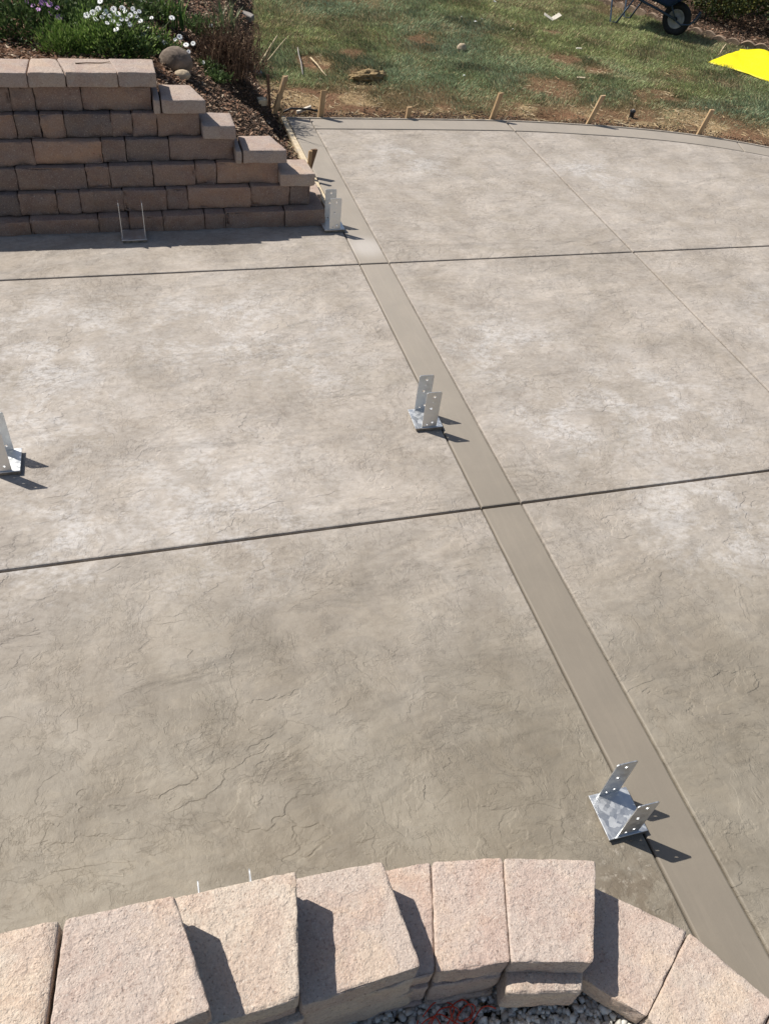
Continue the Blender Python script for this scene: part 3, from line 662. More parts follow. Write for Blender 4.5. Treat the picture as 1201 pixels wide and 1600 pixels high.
# ------------------------------------------------------------------ post bases
def drilled_plate(name, w_, h_, t_, holes):
    bm = bmesh.new(); c = 0.006; out = [(-w_ / 2, 0), (w_ / 2, 0), (w_ / 2, h_ - c), (w_ / 2 - c, h_), (-w_ / 2 + c, h_), (-w_ / 2, h_ - c)]
    def loop(pts):
        v = [bm.verts.new((x, 0, z)) for x, z in pts]; return [bm.edges.new((v[i], v[(i + 1) % len(v)])) for i in range(len(v))]
    es = loop(out)
    for hx, hz, r in holes: es += loop([(hx + r * math.cos(a), hz + r * math.sin(a)) for a in np.linspace(0, 2 * math.pi, 14, endpoint=False)])
    r = bmesh.ops.triangle_fill(bm, edges=es, use_beauty=True)
    fs = [f for f in bm.faces if not any(math.hypot(f.calc_center_median().x - hx, f.calc_center_median().z - hz) < rr * 0.8 for hx, hz, rr in holes)]
    bmesh.ops.delete(bm, geom=[f for f in bm.faces if f not in fs], context='FACES')
    ex = bmesh.ops.extrude_face_region(bm, geom=list(bm.faces))
    bmesh.ops.translate(bm, vec=(0, t_, 0), verts=[v for v in ex['geom'] if isinstance(v, bmesh.types.BMVert)])
    return bm_mesh(name, bm)
UP_ME = drilled_plate('upright', 0.077, 0.215, 0.0032, [(0.002, 0.188, 0.0072), (-0.006, 0.118, 0.0072), (0.012, 0.028, 0.0055), (-0.014, 0.016, 0.0045), (0.0, 0.155, 0.002)])
bm = bmesh.new(); prism(bm, [(-0.072, -0.078), (0.072, -0.078), (0.072, 0.078), (-0.072, 0.078)], 0.0, 0.0045, 0.001, 1); PL_ME = bm_mesh('base_plate', bm)
bm = bmesh.new(); prism(bm, [(-0.066, -0.074), (0.067, -0.075), (0.068, 0.07), (-0.066, 0.071)], 0.0, 0.0185, 0.003, 1)
bmesh.ops.subdivide_edges(bm, edges=bm.edges, cuts=3, use_grid_fill=True)
for v in bm.verts: v.co += Vector((mnoise.noise(v.co * 60), mnoise.noise(v.co * 60 + Vector((9, 0, 0))), 0)) * 0.006
PAD_ME = bm_mesh('mortar_pad', bm)
bm = bmesh.new(); prism(bm, [(0.014 * math.cos(a), 0.014 * math.sin(a)) for a in np.linspace(0, 6.283, 7)[:-1]], 0, 0.009, 0.001, 1); tube(bm, [(0, 0, 0.008), (0, 0, 0.016)], 0.006, 8); NUT_ME = bm_mesh('anchor_nut', bm)
def post_base(x, y, rz, label, lean=0.0):
    o = empty('post_base', (x, y, 0.0), rz); tag(o, label, 'post base', 'galvanised post bases set on the patio')
    link('mortar_pad', PAD_ME, MAT['grout'], o)
    p = link('base_plate', PL_ME, MAT['steel'], o); p.location = (0, 0, 0.0187)
    for s in (-1, 1):
        u = link('upright', UP_ME, MAT['steel'], o); u.location = (0, s * 0.072 + (-0.0032 if s > 0 else 0), 0.0225); u.rotation_euler = (math.radians(lean) * s, 0, 0)
    return o
post_base(-0.066, -1.478, 0.0, 'shiny galvanised post base at the end of the curved garden wall, on the border band')
post_base(-0.071, 0.650, math.radians(-2), 'galvanised post base standing by itself on the border band between two sawn joints')
post_base(-0.066, 2.790, math.radians(1), 'galvanised post base on the border band at the foot of the stepped wall')
post_base(-2.062, 0.640, math.radians(-1), 'galvanised post base in the pale open patio panel away from the border band')
post_base(-1.382, 2.735, math.radians(90.5), 'galvanised post base seen edge on in the shade against the retaining wall')
post_base(-1.362, -1.492, math.radians(89.5), 'galvanised post base hidden behind the garden wall caps with only its upright tips showing')

# ------------------------------------------------------------------ lawn
def in_lawn(x, y):
    d = np.interp(y, BY, BX) - x
    return (~inside_patio(x, y, -0.02)) & (d < 0.02) & (hedge_side(x, y) < 0.03) & (x > -0.15)
def blades(n, x0, x1, y0, y1):
    x = rng.uniform(x0, x1, n); y = rng.uniform(y0, y1, n)
    k = bare(x, y); m = in_lawn(x, y) & (rng.random(n) > k * 0.93)
    cl = fnoise(x, y, 9, 71); m &= rng.random(n) < 0.35 + 1.1 * cl
    return x[m], y[m], k[m], cl[m]
parts = [blades(330000, -0.2, 6.6, 4.0, 7.0), blades(230000, -0.2, 8.4, 7.0, 9.8), blades(70000, -0.2, 11, 9.8, 13), blades(50000, 6.3, 11, -2, 7.0)]
x, y, k, cl = [np.concatenate(a) for a in zip(*parts)]
n = len(x); z = terrain(x, y) - 0.004
tall = fnoise(x, y, 1.7, 81)
h = rng.uniform(0.018, 0.05, n) * (0.55 + 1.0 * tall) * (1 - 0.5 * k) * (0.7 + 0.6 * cl); wd = rng.uniform(0.0018, 0.0034, n)
a = rng.uniform(0, 6.28, n); flow = fnoise(x, y, 2.4, 91) * 9
lean = rng.uniform(0.1, 0.95, n) * h; la = flow + rng.normal(0, 0.9, n)
ca, sa = np.cos(a) * wd, np.sin(a) * wd; lx, ly = np.cos(la) * lean, np.sin(la) * lean
P0 = np.stack([x - ca, y - sa, z], -1); P1 = np.stack([x + ca, y + sa, z], -1)
P2 = np.stack([x + lx * .4 + ca * .8, y + ly * .4 + sa * .8, z + h * .6], -1); P3 = np.stack([x + lx, y + ly, z + h], -1)
V = np.stack([P0, P1, P2, P3], 1).reshape(-1, 3); F = np.arange(n * 4).reshape(n, 4)
hue = fnoise(x, y, 1.3, 101)[:, None]; big = fnoise(x, y, 0.7, 111)[:, None]
green = np.array([0.168, 0.205, 0.094]) * (1 - hue) + np.array([0.168, 0.210, 0.136]) * hue
green = green * sstep(.3, .7, 1 - big) + np.array([0.200, 0.225, 0.090]) * (1 - sstep(.3, .7, 1 - big))
drk = sstep(0.56, 0.70, fnoise(x, y, 2.8, 121))[:, None]; green = green * (1 - .45 * drk)
green = (green * .88 + green.mean(1, keepdims=True) * .12) * rng.uniform(1.05, 2.9, (n, 1))
dry = (rng.random(n) < np.clip(0.20 + 0.75 * k + 0.35 * sstep(.5, .7, fnoise(x, y, 2.0, 131)), 0, 1))[:, None]
col = np.where(dry, np.array([0.46, 0.37, 0.215]) * rng.uniform(.5, 1.2, (n, 1)), green)
tag(link('grass', npmesh('grass', V, F, np.repeat(col, 4, 0)), MAT['grass']), 'patchy green lawn with dry straw patches beyond the patio', 'grass', kind='stuff')
# straw and thatch lying on the bare strip
n = 26000
x = rng.uniform(-0.1, 6.4, n); y = rng.uniform(3.8, 8.2, n); kk = bare(x, y)
m = in_lawn(x, y) & (rng.random(n) < kk * (0.16 + 0.8 * sstep(.46, .66, fnoise(x, y, 3.2, 53)))); x, y = x[m], y[m]; n = len(x)
a = rng.uniform(0, 6.28, n); L = rng.uniform(.012, .045, n); wd = rng.uniform(.0012, .003, n); z = terrain(x, y) + rng.uniform(.0, .012, n)
dx, dy = np.cos(a) * L, np.sin(a) * L; ex, ey = -np.sin(a) * wd, np.cos(a) * wd; t1, t2 = rng.uniform(-.006, .008, n), rng.uniform(-.006, .01, n)
V = np.stack([np.stack([x - dx - ex, y - dy - ey, z + t1], -1), np.stack([x + dx - ex, y + dy - ey, z + t2], -1), np.stack([x + dx + ex, y + dy + ey, z + t2 + .002], -1), np.stack([x - dx + ex, y - dy + ey, z + t1 + .002], -1)], 1).reshape(-1, 3)
col = np.array([[0.46, 0.34, 0.19], [0.52, 0.42, 0.27], [0.30, 0.19, 0.10]])[rng.integers(0, 3, n)] * rng.uniform(.6, 1.15, (n, 1))
tag(link('straw', npmesh('straw', V, np.arange(n * 4).reshape(n, 4), np.repeat(col, 4, 0)), MAT['chips']), 'dry straw and thatch scattered over bare soil by the forms', 'straw', kind='stuff')
# crumbs of soil along the forms
n = 5200
x = rng.uniform(-0.25, 5.2, n); tp = np.interp(x, OX, OY); y = tp + 0.02 + np.abs(rng.normal(0, 0.10, n))
xx = rng.normal(-.34, .24, 9000); yy = rng.uniform(3.1, 6.2, 9000)
x = np.r_[x, xx]; y = np.r_[y, yy]; m = (~inside_patio(x, y, -0.015)) & ((x > -.95) & ((x < -0.06) | (y > np.interp(x, OX, OY) + .02))); x, y = x[m], y[m]
tag(link('soil_crumbs', pebbles('soil_crumbs', np.c_[x, y, terrain(x, y) + .003], 0.003, 0.011, [(0.075, 0.047, 0.030), (0.105, 0.064, 0.040), (0.050, 0.034, 0.023), (0.15, 0.095, 0.060), (0.085, 0.055, 0.036)]), MAT['pebble']), 'dark crumbled soil along the forms and below the stepped wall', 'soil', kind='stuff')

# ------------------------------------------------------------------ bark mulch
def chips(n, fx):
    x, y = fx(n); z = terrain(x, y) + rng.uniform(.0, .016, len(x)); n = len(x)
    a = rng.uniform(0, 6.28, n); L = rng.uniform(.005, .022, n) * rng.uniform(.5, 1.1, n); wd = L * rng.uniform(.2, .6, n)
    u = np.stack([np.cos(a), np.sin(a), rng.uniform(-.5, .5, n)], -1); v = np.stack([-np.sin(a), np.cos(a), rng.uniform(-.5, .5, n)], -1); c = np.stack([x, y, z], -1)
    Lw, Ww = L[:, None], wd[:, None]
    V = np.stack([c - u * Lw - v * Ww, c + u * Lw - v * Ww * .7, c + u * Lw * .9 + v * Ww, c - u * Lw * .8 + v * Ww * .8], 1).reshape(-1, 3)
    pal = np.array([[0.21, 0.115, 0.070], [0.15, 0.085, 0.054], [0.29, 0.19, 0.125], [0.075, 0.050, 0.036], [0.42, 0.33, 0.24]])
    col = pal[rng.choice(5, n, p=[.26, .24, .2, .20, .10])] * rng.uniform(.7, 1.2, (n, 1))
    return npmesh('bark_mulch', V, np.arange(n * 4).reshape(n, 4), np.repeat(col, 4, 0))
def f1(n):
    x = rng.uniform(-4, .3, n); y = rng.uniform(3.06, 9, n); d = np.interp(y, BY, BX) - x; m = (d > -0.03) & ~inside_patio(x, y, 0.0) & (rng.random(n) < np.where(d > .75, 1, .30 + .4 * (fnoise(x, y, 6, 77) > .52))); return x[m], y[m]
tag(link('bark_mulch', chips(90000, f1), MAT['chips']), 'reddish bark mulch covering the raised flower bed', 'mulch', kind='stuff')
def f2(n):
    x = rng.uniform(4.6, 9, n); y = rng.uniform(6.4, 11, n); m = hedge_side(x, y) > 0.02; return x[m], y[m]
tag(link('bark_mulch', chips(30000, f2), MAT['chips']), 'brown bark mulch under the shrubs behind the scalloped edging', 'mulch', kind='stuff')

# ------------------------------------------------------------------ flower bed plants
def on_depth(px, py, y):                              # point of a plant standing at distance y
    p = on_wall(px, py, y); return Vector(p)
def leaf_cloud(n, centre_fn, L, W, pal, up=0.5, curl=0.3):
    """n pointed leaves; centre_fn(n) gives (points, outward directions)"""
    c, o = centre_fn(n); n = len(c)
    d = o + rng.normal(0, 0.55, (n, 3)); d[:, 2] += up; d /= np.linalg.norm(d, axis=1)[:, None]
    s = np.cross(d, rng.normal(0, 1, (n, 3))); s /= np.linalg.norm(s, axis=1)[:, None]; nn = np.cross(s, d)
    l = (rng.uniform(*L, n))[:, None]; w_ = (rng.uniform(*W, n))[:, None]
    V = np.stack([c, c + d * l * .5 + s * w_ + nn * l * curl * .3, c + d * l - nn * l * curl * .2, c + d * l * .5 - s * w_ + nn * l * curl * .3], 1).reshape(-1, 3)
    pal = np.array(pal); col = pal[rng.integers(0, len(pal), n)] * rng.uniform(.6, 1.35, (n, 1))
    return V, np.arange(n * 4).reshape(n, 4), np.repeat(col, 4, 0)
def dome(base, rx, ry, rz, fill=0.55, seed=0, lump=0.45):
    def f(n):
        v = rng.normal(0, 1, (n, 3)); v[:, 2] = np.abs(v[:, 2]); v /= np.linalg.norm(v, axis=1)[:, None]
        a = np.arctan2(v[:, 1], v[:, 0]); k = 1 - lump + 2 * lump * fnoise(a * 1.3 + 9, v[:, 2] * 2.5, 1.2, seed, 3)
        r = (fill + (1 - fill) * rng.random(n)) * k
        return np.array(base) * 0 + v * r[:, None] * np.array([rx, ry, rz]), v
    return f
def merge(parts_):
    V, F, Cc, o = [], [], [], 0
    for v, f, c in parts_: V.append(v); F.append(f + o); Cc.append(c); o += len(v)
    return np.concatenate(V), np.concatenate(F), np.concatenate(Cc)
def stems_mesh(name, base_r, tips, r=0.003):
    bm = bmesh.new()
    for t in tips:
        b = Vector((random.uniform(-base_r, base_r), random.uniform(-base_r, base_r), -0.03)); t = Vector(t); m = b.lerp(t, .5) + Vector((random.uniform(-.02, .02), random.uniform(-.02, .02), .01))
        tube(bm, [b, m, t], r, 4, r * .6)
    return bm_mesh(name, bm)
def daisy_mesh(n=11, r=0.026):
    V, F = [], []
    for k in range(n):
        a = 2 * math.pi * k / n; o = len(V); w_ = r * 0.22
        for rr, ww, zz in ((r * .2, w_ * .5, 0.0), (r * .65, w_, .003), (r, w_ * .45, .001)):
            for s in (-1, 1): V.append((rr * math.cos(a) - s * ww * math.sin(a), rr * math.sin(a) + s * ww * math.cos(a), zz))
        F += [(o, o + 2, o + 3, o + 1), (o + 2, o + 4, o + 5, o + 3)]
    me = pymesh('flower', V, F); return me
DAISY, DAISYP = daisy_mesh(), daisy_mesh(12, 0.030)
bm = bmesh.new(); bmesh.ops.create_icosphere(bm, subdivisions=1, radius=0.006); bmesh.ops.scale(bm, vec=(1, 1, .5), verts=bm.verts); CENTRE = bm_mesh('flower_centre', bm)
def bloom(root, p, m, me):
    o = link('flower', me, m, root); o.location = Vector(p) - root.location; o.rotation_euler = (random.uniform(.35, 1.0), random.uniform(-.5, .3), 0); o.scale = [random.uniform(.5, .9)] * 3
    c = link('flower_centre', CENTRE, MAT['centre'], o); c.location = (0, 0, .003)
def leafy(name, px, py, clouds, label, flowers=(), fm='petal', fme=None, stems=14, spread=(.15, .15, .15), dz=-0.02):
    g_ = on_ground(px, py); root = empty(name, g_ + Vector((0, 0, dz)))
    tag(root, label, 'plant', 'plants in the raised flower bed')
    V, F, Cc = merge([leaf_cloud(*c) for c in clouds]); link('foliage', npmesh('foliage', V, F, Cc), MAT['leaf'], root)
    tips = [(random.uniform(-1, 1) * spread[0], random.uniform(-1, 1) * spread[1], spread[2] * random.uniform(.5, 1)) for _ in range(stems)]
    fl = [on_depth(fx, fy, g_.y + dy) for fx, fy, dy in flowers]
    link('stem', stems_mesh('stem', .05, tips + [tuple(p - root.location - Vector((0, 0, .004))) for p in fl]), MAT['twig'] if fm == 'none' else MAT['stemgreen'], root)
    for p in fl: bloom(root, p, MAT[fm], fme)
    return root
MAT['stemgreen'] = plain('green_stem', (0.09, 0.11, 0.04), 0.7)
DG = [(0.045, 0.080, 0.025), (0.07, 0.115, 0.036), (0.11, 0.16, 0.055)]; BG = [(0.16, 0.26, 0.05), (0.21, 0.32, 0.075), (0.10, 0.18, 0.04), (0.27, 0.36, 0.11)]; MG = [(0.09, 0.14, 0.045), (0.13, 0.19, 0.065), (0.06, 0.10, 0.032)]
def cl(n, rx, ry, rz, L, W, pal, up=.5, off=(0, 0, 0), fill=.5, seed=0):
    f0 = dome((0, 0, 0), rx, ry, rz, fill, seed)
    def f(n_):
        c, o = f0(n_); return c + np.array(off), o
    return (n, f, L, W, pal, up)
leafy('daisy_plant', 45, 56, [cl(3600, .50, .30, .30, (.02, .045), (.005, .010), DG, .5, seed=1), cl(900, .30, .2, .33, (.02, .04), (.005, .009), MG, .7, (.1, .05, 0), seed=5)], 'dark leafy plant with purple daisies growing over the bark mulch',
      [(52, 8, -.05), (66, 4, -.05), (78, 7, -.06), (90, 12, -.08), (80, 21, -.1), (92, 27, -.1), (60, 15, -.1), (72, 0, 0), (43, 3, 0)], 'purple', DAISYP, spread=(.35, .2, .25))
leafy('bushy_plant', 150, 42, [cl(3000, .36, .28, .30, (.02, .045), (.005, .009), DG, .5, seed=2)], 'dark green bushy plant behind the white daisies', spread=(.25, .2, .22))
leafy('bright_shrublet', 102, 80, [cl(2400, .17, .12, .19, (.018, .036), (.0022, .0045), BG, 1.1, seed=3, fill=.35)], 'small bright green needle leaved plant beside the bark mulch', spread=(.12, .08, .15))
wf = [(136, 24, 0), (146, 20, 0), (150, 30, 0), (160, 27, 0), (166, 18, .02), (172, 25, -.02), (178, 15, 0), (184, 22, 0), (190, 30, -.03), (196, 18, 0), (204, 24, -.02), (208, 14, .02), (214, 26, 0), (220, 33, -.03), (176, 33, -.04), (186, 38, -.05), (168, 36, -.04), (182, 46, -.08), (203, 38, -.05), (157, 2, .05), (154, 14, .03), (192, 13, .03), (212, 20, 0), (198, 30, -.03), (163, 22, 0), (218, 18, .02)]
leafy('white_daisy_plant', 172, 82, [cl(3000, .30, .17, .26, (.02, .038), (.003, .006), BG, .9, seed=4, fill=.35), cl(1300, .26, .15, .17, (.02, .04), (.004, .008), DG, .4, (.05, -.03, 0), seed=6)], 'bright green plant crowded with white daisies above the wall caps', wf, 'petal', DAISY, spread=(.22, .12, .2))
leafy('trailing_daisy', 236, 78, [cl(1300, .20, .14, .14, (.018, .036), (.004, .007), MG, .5, seed=7, fill=.3), cl(500, .16, .1, .18, (.02, .036), (.003, .005), BG, .9, (.06, 0, 0), seed=8)], 'low straggling plant with scattered white daisies beside the round rock',
      [(225, 54, 0), (231, 42, 0), (227, 60, 0), (247, 60, 0), (252, 64, 0), (258, 67, -.02), (274, 62, 0), (281, 58, 0), (291, 70, 0), (302, 68, .02), (295, 81, -.08), (269, 28, .25), (237, 28, .2)], 'petal', DAISY, spread=(.2, .12, .1))
leafy('creeping_weed', 320, 106, [cl(1100, .16, .10, .08, (.015, .03), (.004, .008), MG + [(0.12, 0.12, 0.06)], .4, seed=9, fill=.2)], 'creeping green weed with one white daisy below the dead brown plant', [(318, 98, 0)], 'petal', DAISY, stems=8, spread=(.16, .1, .05))
leafy('groundcover', 330, 122, [cl(900, .16, .10, .08, (.015, .03), (.004, .008), DG + MG, .4, seed=15, fill=.2)], 'dark green groundcover at the foot of the dead brown plant', stems=6, spread=(.12, .08, .05))
leafy('groundcover', 300, 48, [cl(1500, .28, .2, .14, (.02, .04), (.004, .008), MG, .5, seed=16, fill=.2)], 'loose green groundcover between the two strap leaf clumps', [(330, 40, .0)], 'petal', DAISY, stems=8, spread=(.2, .15, .1))
leafy('groundcover', 225, 20, [cl(1800, .30, .25, .18, (.02, .04), (.004, .008), DG + MG, .5, seed=17, fill=.2)], 'dark loose groundcover behind the crowded white daisies', stems=8, spread=(.2, .15, .12))
def strap(px, py, n, h, label, pal):
    g_ = on_ground(px, py); root = empty('strap_leaf_plant', g_ + Vector((0, 0, -.02))); tag(root, label, 'plant', 'plants in the raised flower bed')
    lv = []
    for k in range(n):
        a = random.uniform(0, 6.28); out = random.uniform(.05, .6) * h; L = h * random.uniform(.6, 1.1); w_ = random.uniform(.006, .011); b = Vector((random.uniform(-.1, .1), random.uniform(-.07, .07), 0))
        d = Vector((math.cos(a), math.sin(a), 0)); s = Vector((-math.sin(a), math.cos(a), 0)); V, F = [], []
        for i, t in enumerate(np.linspace(0, 1, 6)):
            p = b + d * out * t * t + Vector((0, 0, L * (t - .35 * t * t * (out / h)))); ww = w_ * (1 - t ** 2.5) + .0006
            V += [p - s * ww, p + s * ww]
            if i: F.append((2 * i - 2, 2 * i - 1, 2 * i + 1, 2 * i))
        lv.append((V, F))
    for V, F in lv:
        cc = np.array(random.choice(pal)) * random.uniform(.7, 1.3)
        link('leaf', npmesh('leaf', np.array([v[:] for v in V]), np.array(F), np.tile(cc, (len(V), 1))), MAT['leaf'], root)
strap(268, 40, 34, .30, 'clump of upright green strap leaves behind the trailing daisies', [(0.10, 0.17, 0.04), (0.06, 0.12, 0.03), (0.15, 0.22, 0.07)])
strap(352, 52, 46, .34, 'grey green iris like clump standing behind the dead brown plant', [(0.13, 0.18, 0.08), (0.09, 0.13, 0.055), (0.22, 0.25, 0.13), (0.32, 0.28, 0.17)])
# dead brown plant
g_ = on_ground(352, 108); root = tag(empty('dead_plant', g_), 'dead brown twiggy plant at the edge of the flower bed', 'plant', 'plants in the raised flower bed')
bm = bmesh.new()
for k in range(420):
    a = random.uniform(0, 6.28); r0 = random.uniform(0, .27); b = Vector((r0 * math.cos(a) * 1.2, r0 * math.sin(a), -.02)); hh = random.uniform(.12, .36); lean = Vector((random.gauss(0, .07), random.gauss(0, .07), hh))
    tube(bm, [b, b + lean * .55 + Vector((random.gauss(0, .015), 0, 0)), b + lean], .0035, 4, .0015)
link('stem', bm_mesh('stem', bm), MAT['twig'], root)
V, F, Cc = leaf_cloud(4200, dome((0, 0, 0), .38, .27, .38, .25, 12), (.015, .035), (.002, .005), [(0.16, 0.095, 0.058), (0.10, 0.06, 0.04), (0.24, 0.165, 0.10), (0.065, 0.045, 0.03)], .5)
link('dry_foliage', npmesh('dry_foliage', V, F, Cc), MAT['chips'], root)
# off-frame shrub whose shade reaches the far corner of the lawn
def shrub(name, x, y, rx, ry, rz, n, pal, L, W, label, z=None):
    zb = terrain(np.array([x]), np.array([y]))[0] if z is None else z
    root = tag(empty(name, (x, y, zb)), label, 'shrub', 'shrubs around the lawn'); bm = bmesh.new()
    for k in range(9):
        a = random.uniform(0, 6.28); rr = random.uniform(.2, .7)
        tube(bm, [(random.uniform(-.05, .05), random.uniform(-.05, .05), -.05), (rx * rr * .4 * math.cos(a), ry * rr * .4 * math.sin(a), rz * .5), (rx * rr * math.cos(a), ry * rr * math.sin(a), rz * 1.2)], .018, 6, .006)
    link('trunk', bm_mesh('trunk', bm), MAT['twig'], root)
    f0 = dome((0, 0, 0), rx, ry, rz, .55, random.randint(1, 99), .4)
    def f(n_):
        v = rng.normal(0, 1, (n_, 3)); v /= np.linalg.norm(v, axis=1)[:, None]; a = np.arctan2(v[:, 1], v[:, 0])
        k = .72 + .56 * fnoise(a * 1.6 + x, v[:, 2] * 2 + y, 1.6, 5, 3); r = (.5 + .5 * rng.random(n_) ** .6) * k
        return v * r[:, None] * np.array([rx, ry, rz]) + np.array([0, 0, rz * 1.02]), v
    V, F, Cc = leaf_cloud(n, f, L, W, pal, .25, .4); link('crown', npmesh('crown', V, F, Cc), MAT['leaf'], root)
SH = [(0.035, 0.055, 0.018), (0.055, 0.080, 0.024), (0.09, 0.11, 0.03), (0.16, 0.15, 0.035)]
shrub('shrub', 0.02, 9.75, .75, .6, .55, 5000, DG, (.03, .06), (.010, .018), 'dark shrub beyond the flower bed shading the far corner of the lawn')
shrub('shrub', 6.95, 8.75, .85, .8, .55, 9000, SH, (.03, .055), (.011, .019), 'dark evergreen shrub with yellowish leaves behind the wheelbarrow wheel')
shrub('shrub', 7.75, 7.85, .85, .75, .50, 8000, SH, (.03, .055), (.011, .019), 'dark evergreen shrub behind the scalloped edging and the yellow sheet')
shrub('shrub', 7.7, 9.75, .9, .8, .6, 6000, SH, (.03, .055), (.011, .019), 'dark evergreen shrub behind the two shrubs at the edging')

# ------------------------------------------------------------------ rocks and scraps
def lump(name, px, py, rx, ry, rz, m, label, cat, rough=.12, sink=.25, rz_=0, sub=4, freq=5.0, group=None):
    g_ = on_ground(px, py); bm = bmesh.new(); bmesh.ops.create_icosphere(bm, subdivisions=sub, radius=1.0)
    for v in bm.verts:
        v.co *= 1 + rough * mnoise.fractal(v.co * freq * .4 + Vector((px, py, 0)), .8, 2, 4); v.co = Vector((v.co.x * rx, v.co.y * ry, v.co.z * rz))
    o = link(name, bm_mesh(name, bm, True), m); o.location = g_ + Vector((0, 0, rz * (1 - 2 * sink))); o.rotation_euler = (0, 0, rz_); return tag(o, label, cat, group)
lump('rock', 276, 110, .115, .095, .095, MAT['rock'], 'round brown rock in the flower bed next to the top wall cap', 'rock', .06, .2, sub=4)
lump('rock', 285, 123, .062, .045, .035, MAT['tan_rock'], 'small flat tan stone below the round brown rock', 'rock', .1, .2, .4)
lump('stone', 720, 80, .055, .045, .045, MAT['tan_rock'], 'lone pinkish tan stone lying in the open lawn', 'rock', .2, .15, .5, 3)
lump('sod_clump', 575, 127, .165, .075, .055, MAT['sod'], 'upturned tan clump of sod lying on the lawn', 'sod', .45, .1, .1, 4, 7)
lump('rubble', 403, 118, .04, .035, .03, MAT['grey'], 'pale grey lump of rubble at the edge of the bed below two sticks', 'rubble', .25, .2, 0, 3)
lump('rubble', 432, 172, .05, .035, .03, MAT['sod'], 'brown clod of soil beside the corner stakes', 'rubble', .35, .2, 0, 3)
def scrap(px, py, lx, ly, lz, rz, m, label, tilt=(0, 0), name='wood_scrap', cat='scrap', lift_=.022):
    g_ = on_ground(px, py); bm = bmesh.new(); n_ = 4; 
    k_ = .65 if name == 'paper_scrap' else 1.0; lx, ly = lx * k_, ly * k_
    prism(bm, [(-lx / 2, -ly / 2), (lx * .42, -ly / 2 * .8), (lx / 2, ly * .35), (lx * .1, ly / 2), (-lx / 2 * .9, ly / 2 * .8)], 0, lz, min(lz, ly) * .12, 1)
    o = link(name, bm_mesh(name, bm), m); o.location = g_ + Vector((0, 0, lift_)); o.rotation_euler = (tilt[0], tilt[1], rz); return tag(o, label, cat)
scrap(475, 177, .17, .028, .02, .45, MAT['paper'], 'loose pale wood offcut lying on dark soil behind the form corner', (0, -.15))
scrap(408, 163, .09, .06, .05, .3, MAT['form'], 'chunky tan wood block half buried at the foot of the bed', (.2, .1), lift_=0)
scrap(386, 30, .14, .09, .06, -.5, MAT['grey'], 'grey tan paver piece beside the iris like clump', (.2, .2), 'paver_piece', lift_=.0)
scrap(742, 37, .05, .03, .006, .2, MAT['petal'], 'torn white scrap in the grass, beside a smaller white crumb', (.2, .1), 'paper_scrap'); scrap(752, 33, .03, .025, .006, 1.2, MAT['petal'], 'small white crumb in the grass next to a torn white scrap', (.2, .3), 'paper_scrap')
scrap(720, 30, .03, .02, .01, .9, MAT['petal'], 'tiny white chip in the grass beyond the pinkish stone', (.1, .3), 'paper_scrap')
scrap(772, 6, .055, .02, .01, -.6, MAT['petal'], 'slim white chip far out in the shaded grass', (.1, .2), 'paper_scrap'); scrap(724, 122, .04, .03, .008, .3, MAT['petal'], 'small white scrap in bluish grass near the short stake', (.1, .1), 'paper_scrap')
scrap(800, 49, .025, .02, .008, .3, MAT['petal'], 'pin sized white fleck in the grass near the folded pale scrap', (.1, .1), 'paper_scrap')
scrap(903, 80, .08, .025, .012, .1, MAT['paper'], 'short pale wood chip in the middle of the lawn', (.1, .05)); scrap(906, 126, .10, .025, .012, -.1, MAT['form'], 'flat wood splinter on dry straw above the dug hollow', (.1, .0)); 
g_ = on_ground(861, 33); root = tag(empty('folded_scrap', g_ + Vector((0, 0, .02))), 'folded V shaped cream scrap lying on the grass', 'scrap')
for s in (-1, 1):
    bm = bmesh.new(); box(bm, .13, .06, .006); o = link('flap', bm_mesh('flap', bm), MAT['paper'], root); o.location = (s * .058, s * .01, .028); o.rotation_euler = (.3, -s * .42, s * .25)
def stick(p0, p1, r, m, label, name='stick', h0=0.0, h1=0.0):
    a = on_ground(*p0) + Vector((0, 0, h0)); b = on_ground(*p1) + Vector((0, 0, h1)); bm = bmesh.new(); d = b - a
    tube(bm, [Vector((0, 0, 0)), d * .4 + Vector((.004, 0, .003)), d * .75 + Vector((-.003, 0, 0)), d], r, 6, r * .7)
    o = link(name, bm_mesh(name, bm, True), m); o.location = a; return tag(o, label, 'stick')
stick((399, 110), (433, 66), .008, MAT['straw'], 'longer of two pale sticks poking from the bed edge over the grass', h0=.0, h1=.06)
stick((407, 108), (447, 68), .006, MAT['straw'], 'shorter paler stick beside the longer stick at the bed edge', h0=.0, h1=.05)
stick((473, 122), (465, 80), .007, MAT['grey'], 'grey stick lying straight in the grass beyond the corner stakes', h0=.03, h1=.035)
stick((485, 96), (510, 124), .008, MAT['straw'], 'split straw coloured stick lying on a bare patch of lawn', h0=.035, h1=.03)
stick((118, 98), (153, 94), .004, MAT['twig'], 'thin twig lying on the top wall caps') if False else None
bm = bmesh.new(); tube(bm, [(0, 0, 0), (.07, .01, .002), (.15, .018, 0), (.2, .03, .004)], .0035, 6, .002)
tp = at(118, 99, 0.905); o = link('twig', bm_mesh('twig', bm), MAT['twig']); zt_ = 0.088 + COURSE * 5 + CAPH + lift(tp[0]) + .004; tp = at(118, 99, zt_); o.location = tuple(tp); tag(o, 'thin dry twig lying on top of the wall caps', 'stick')
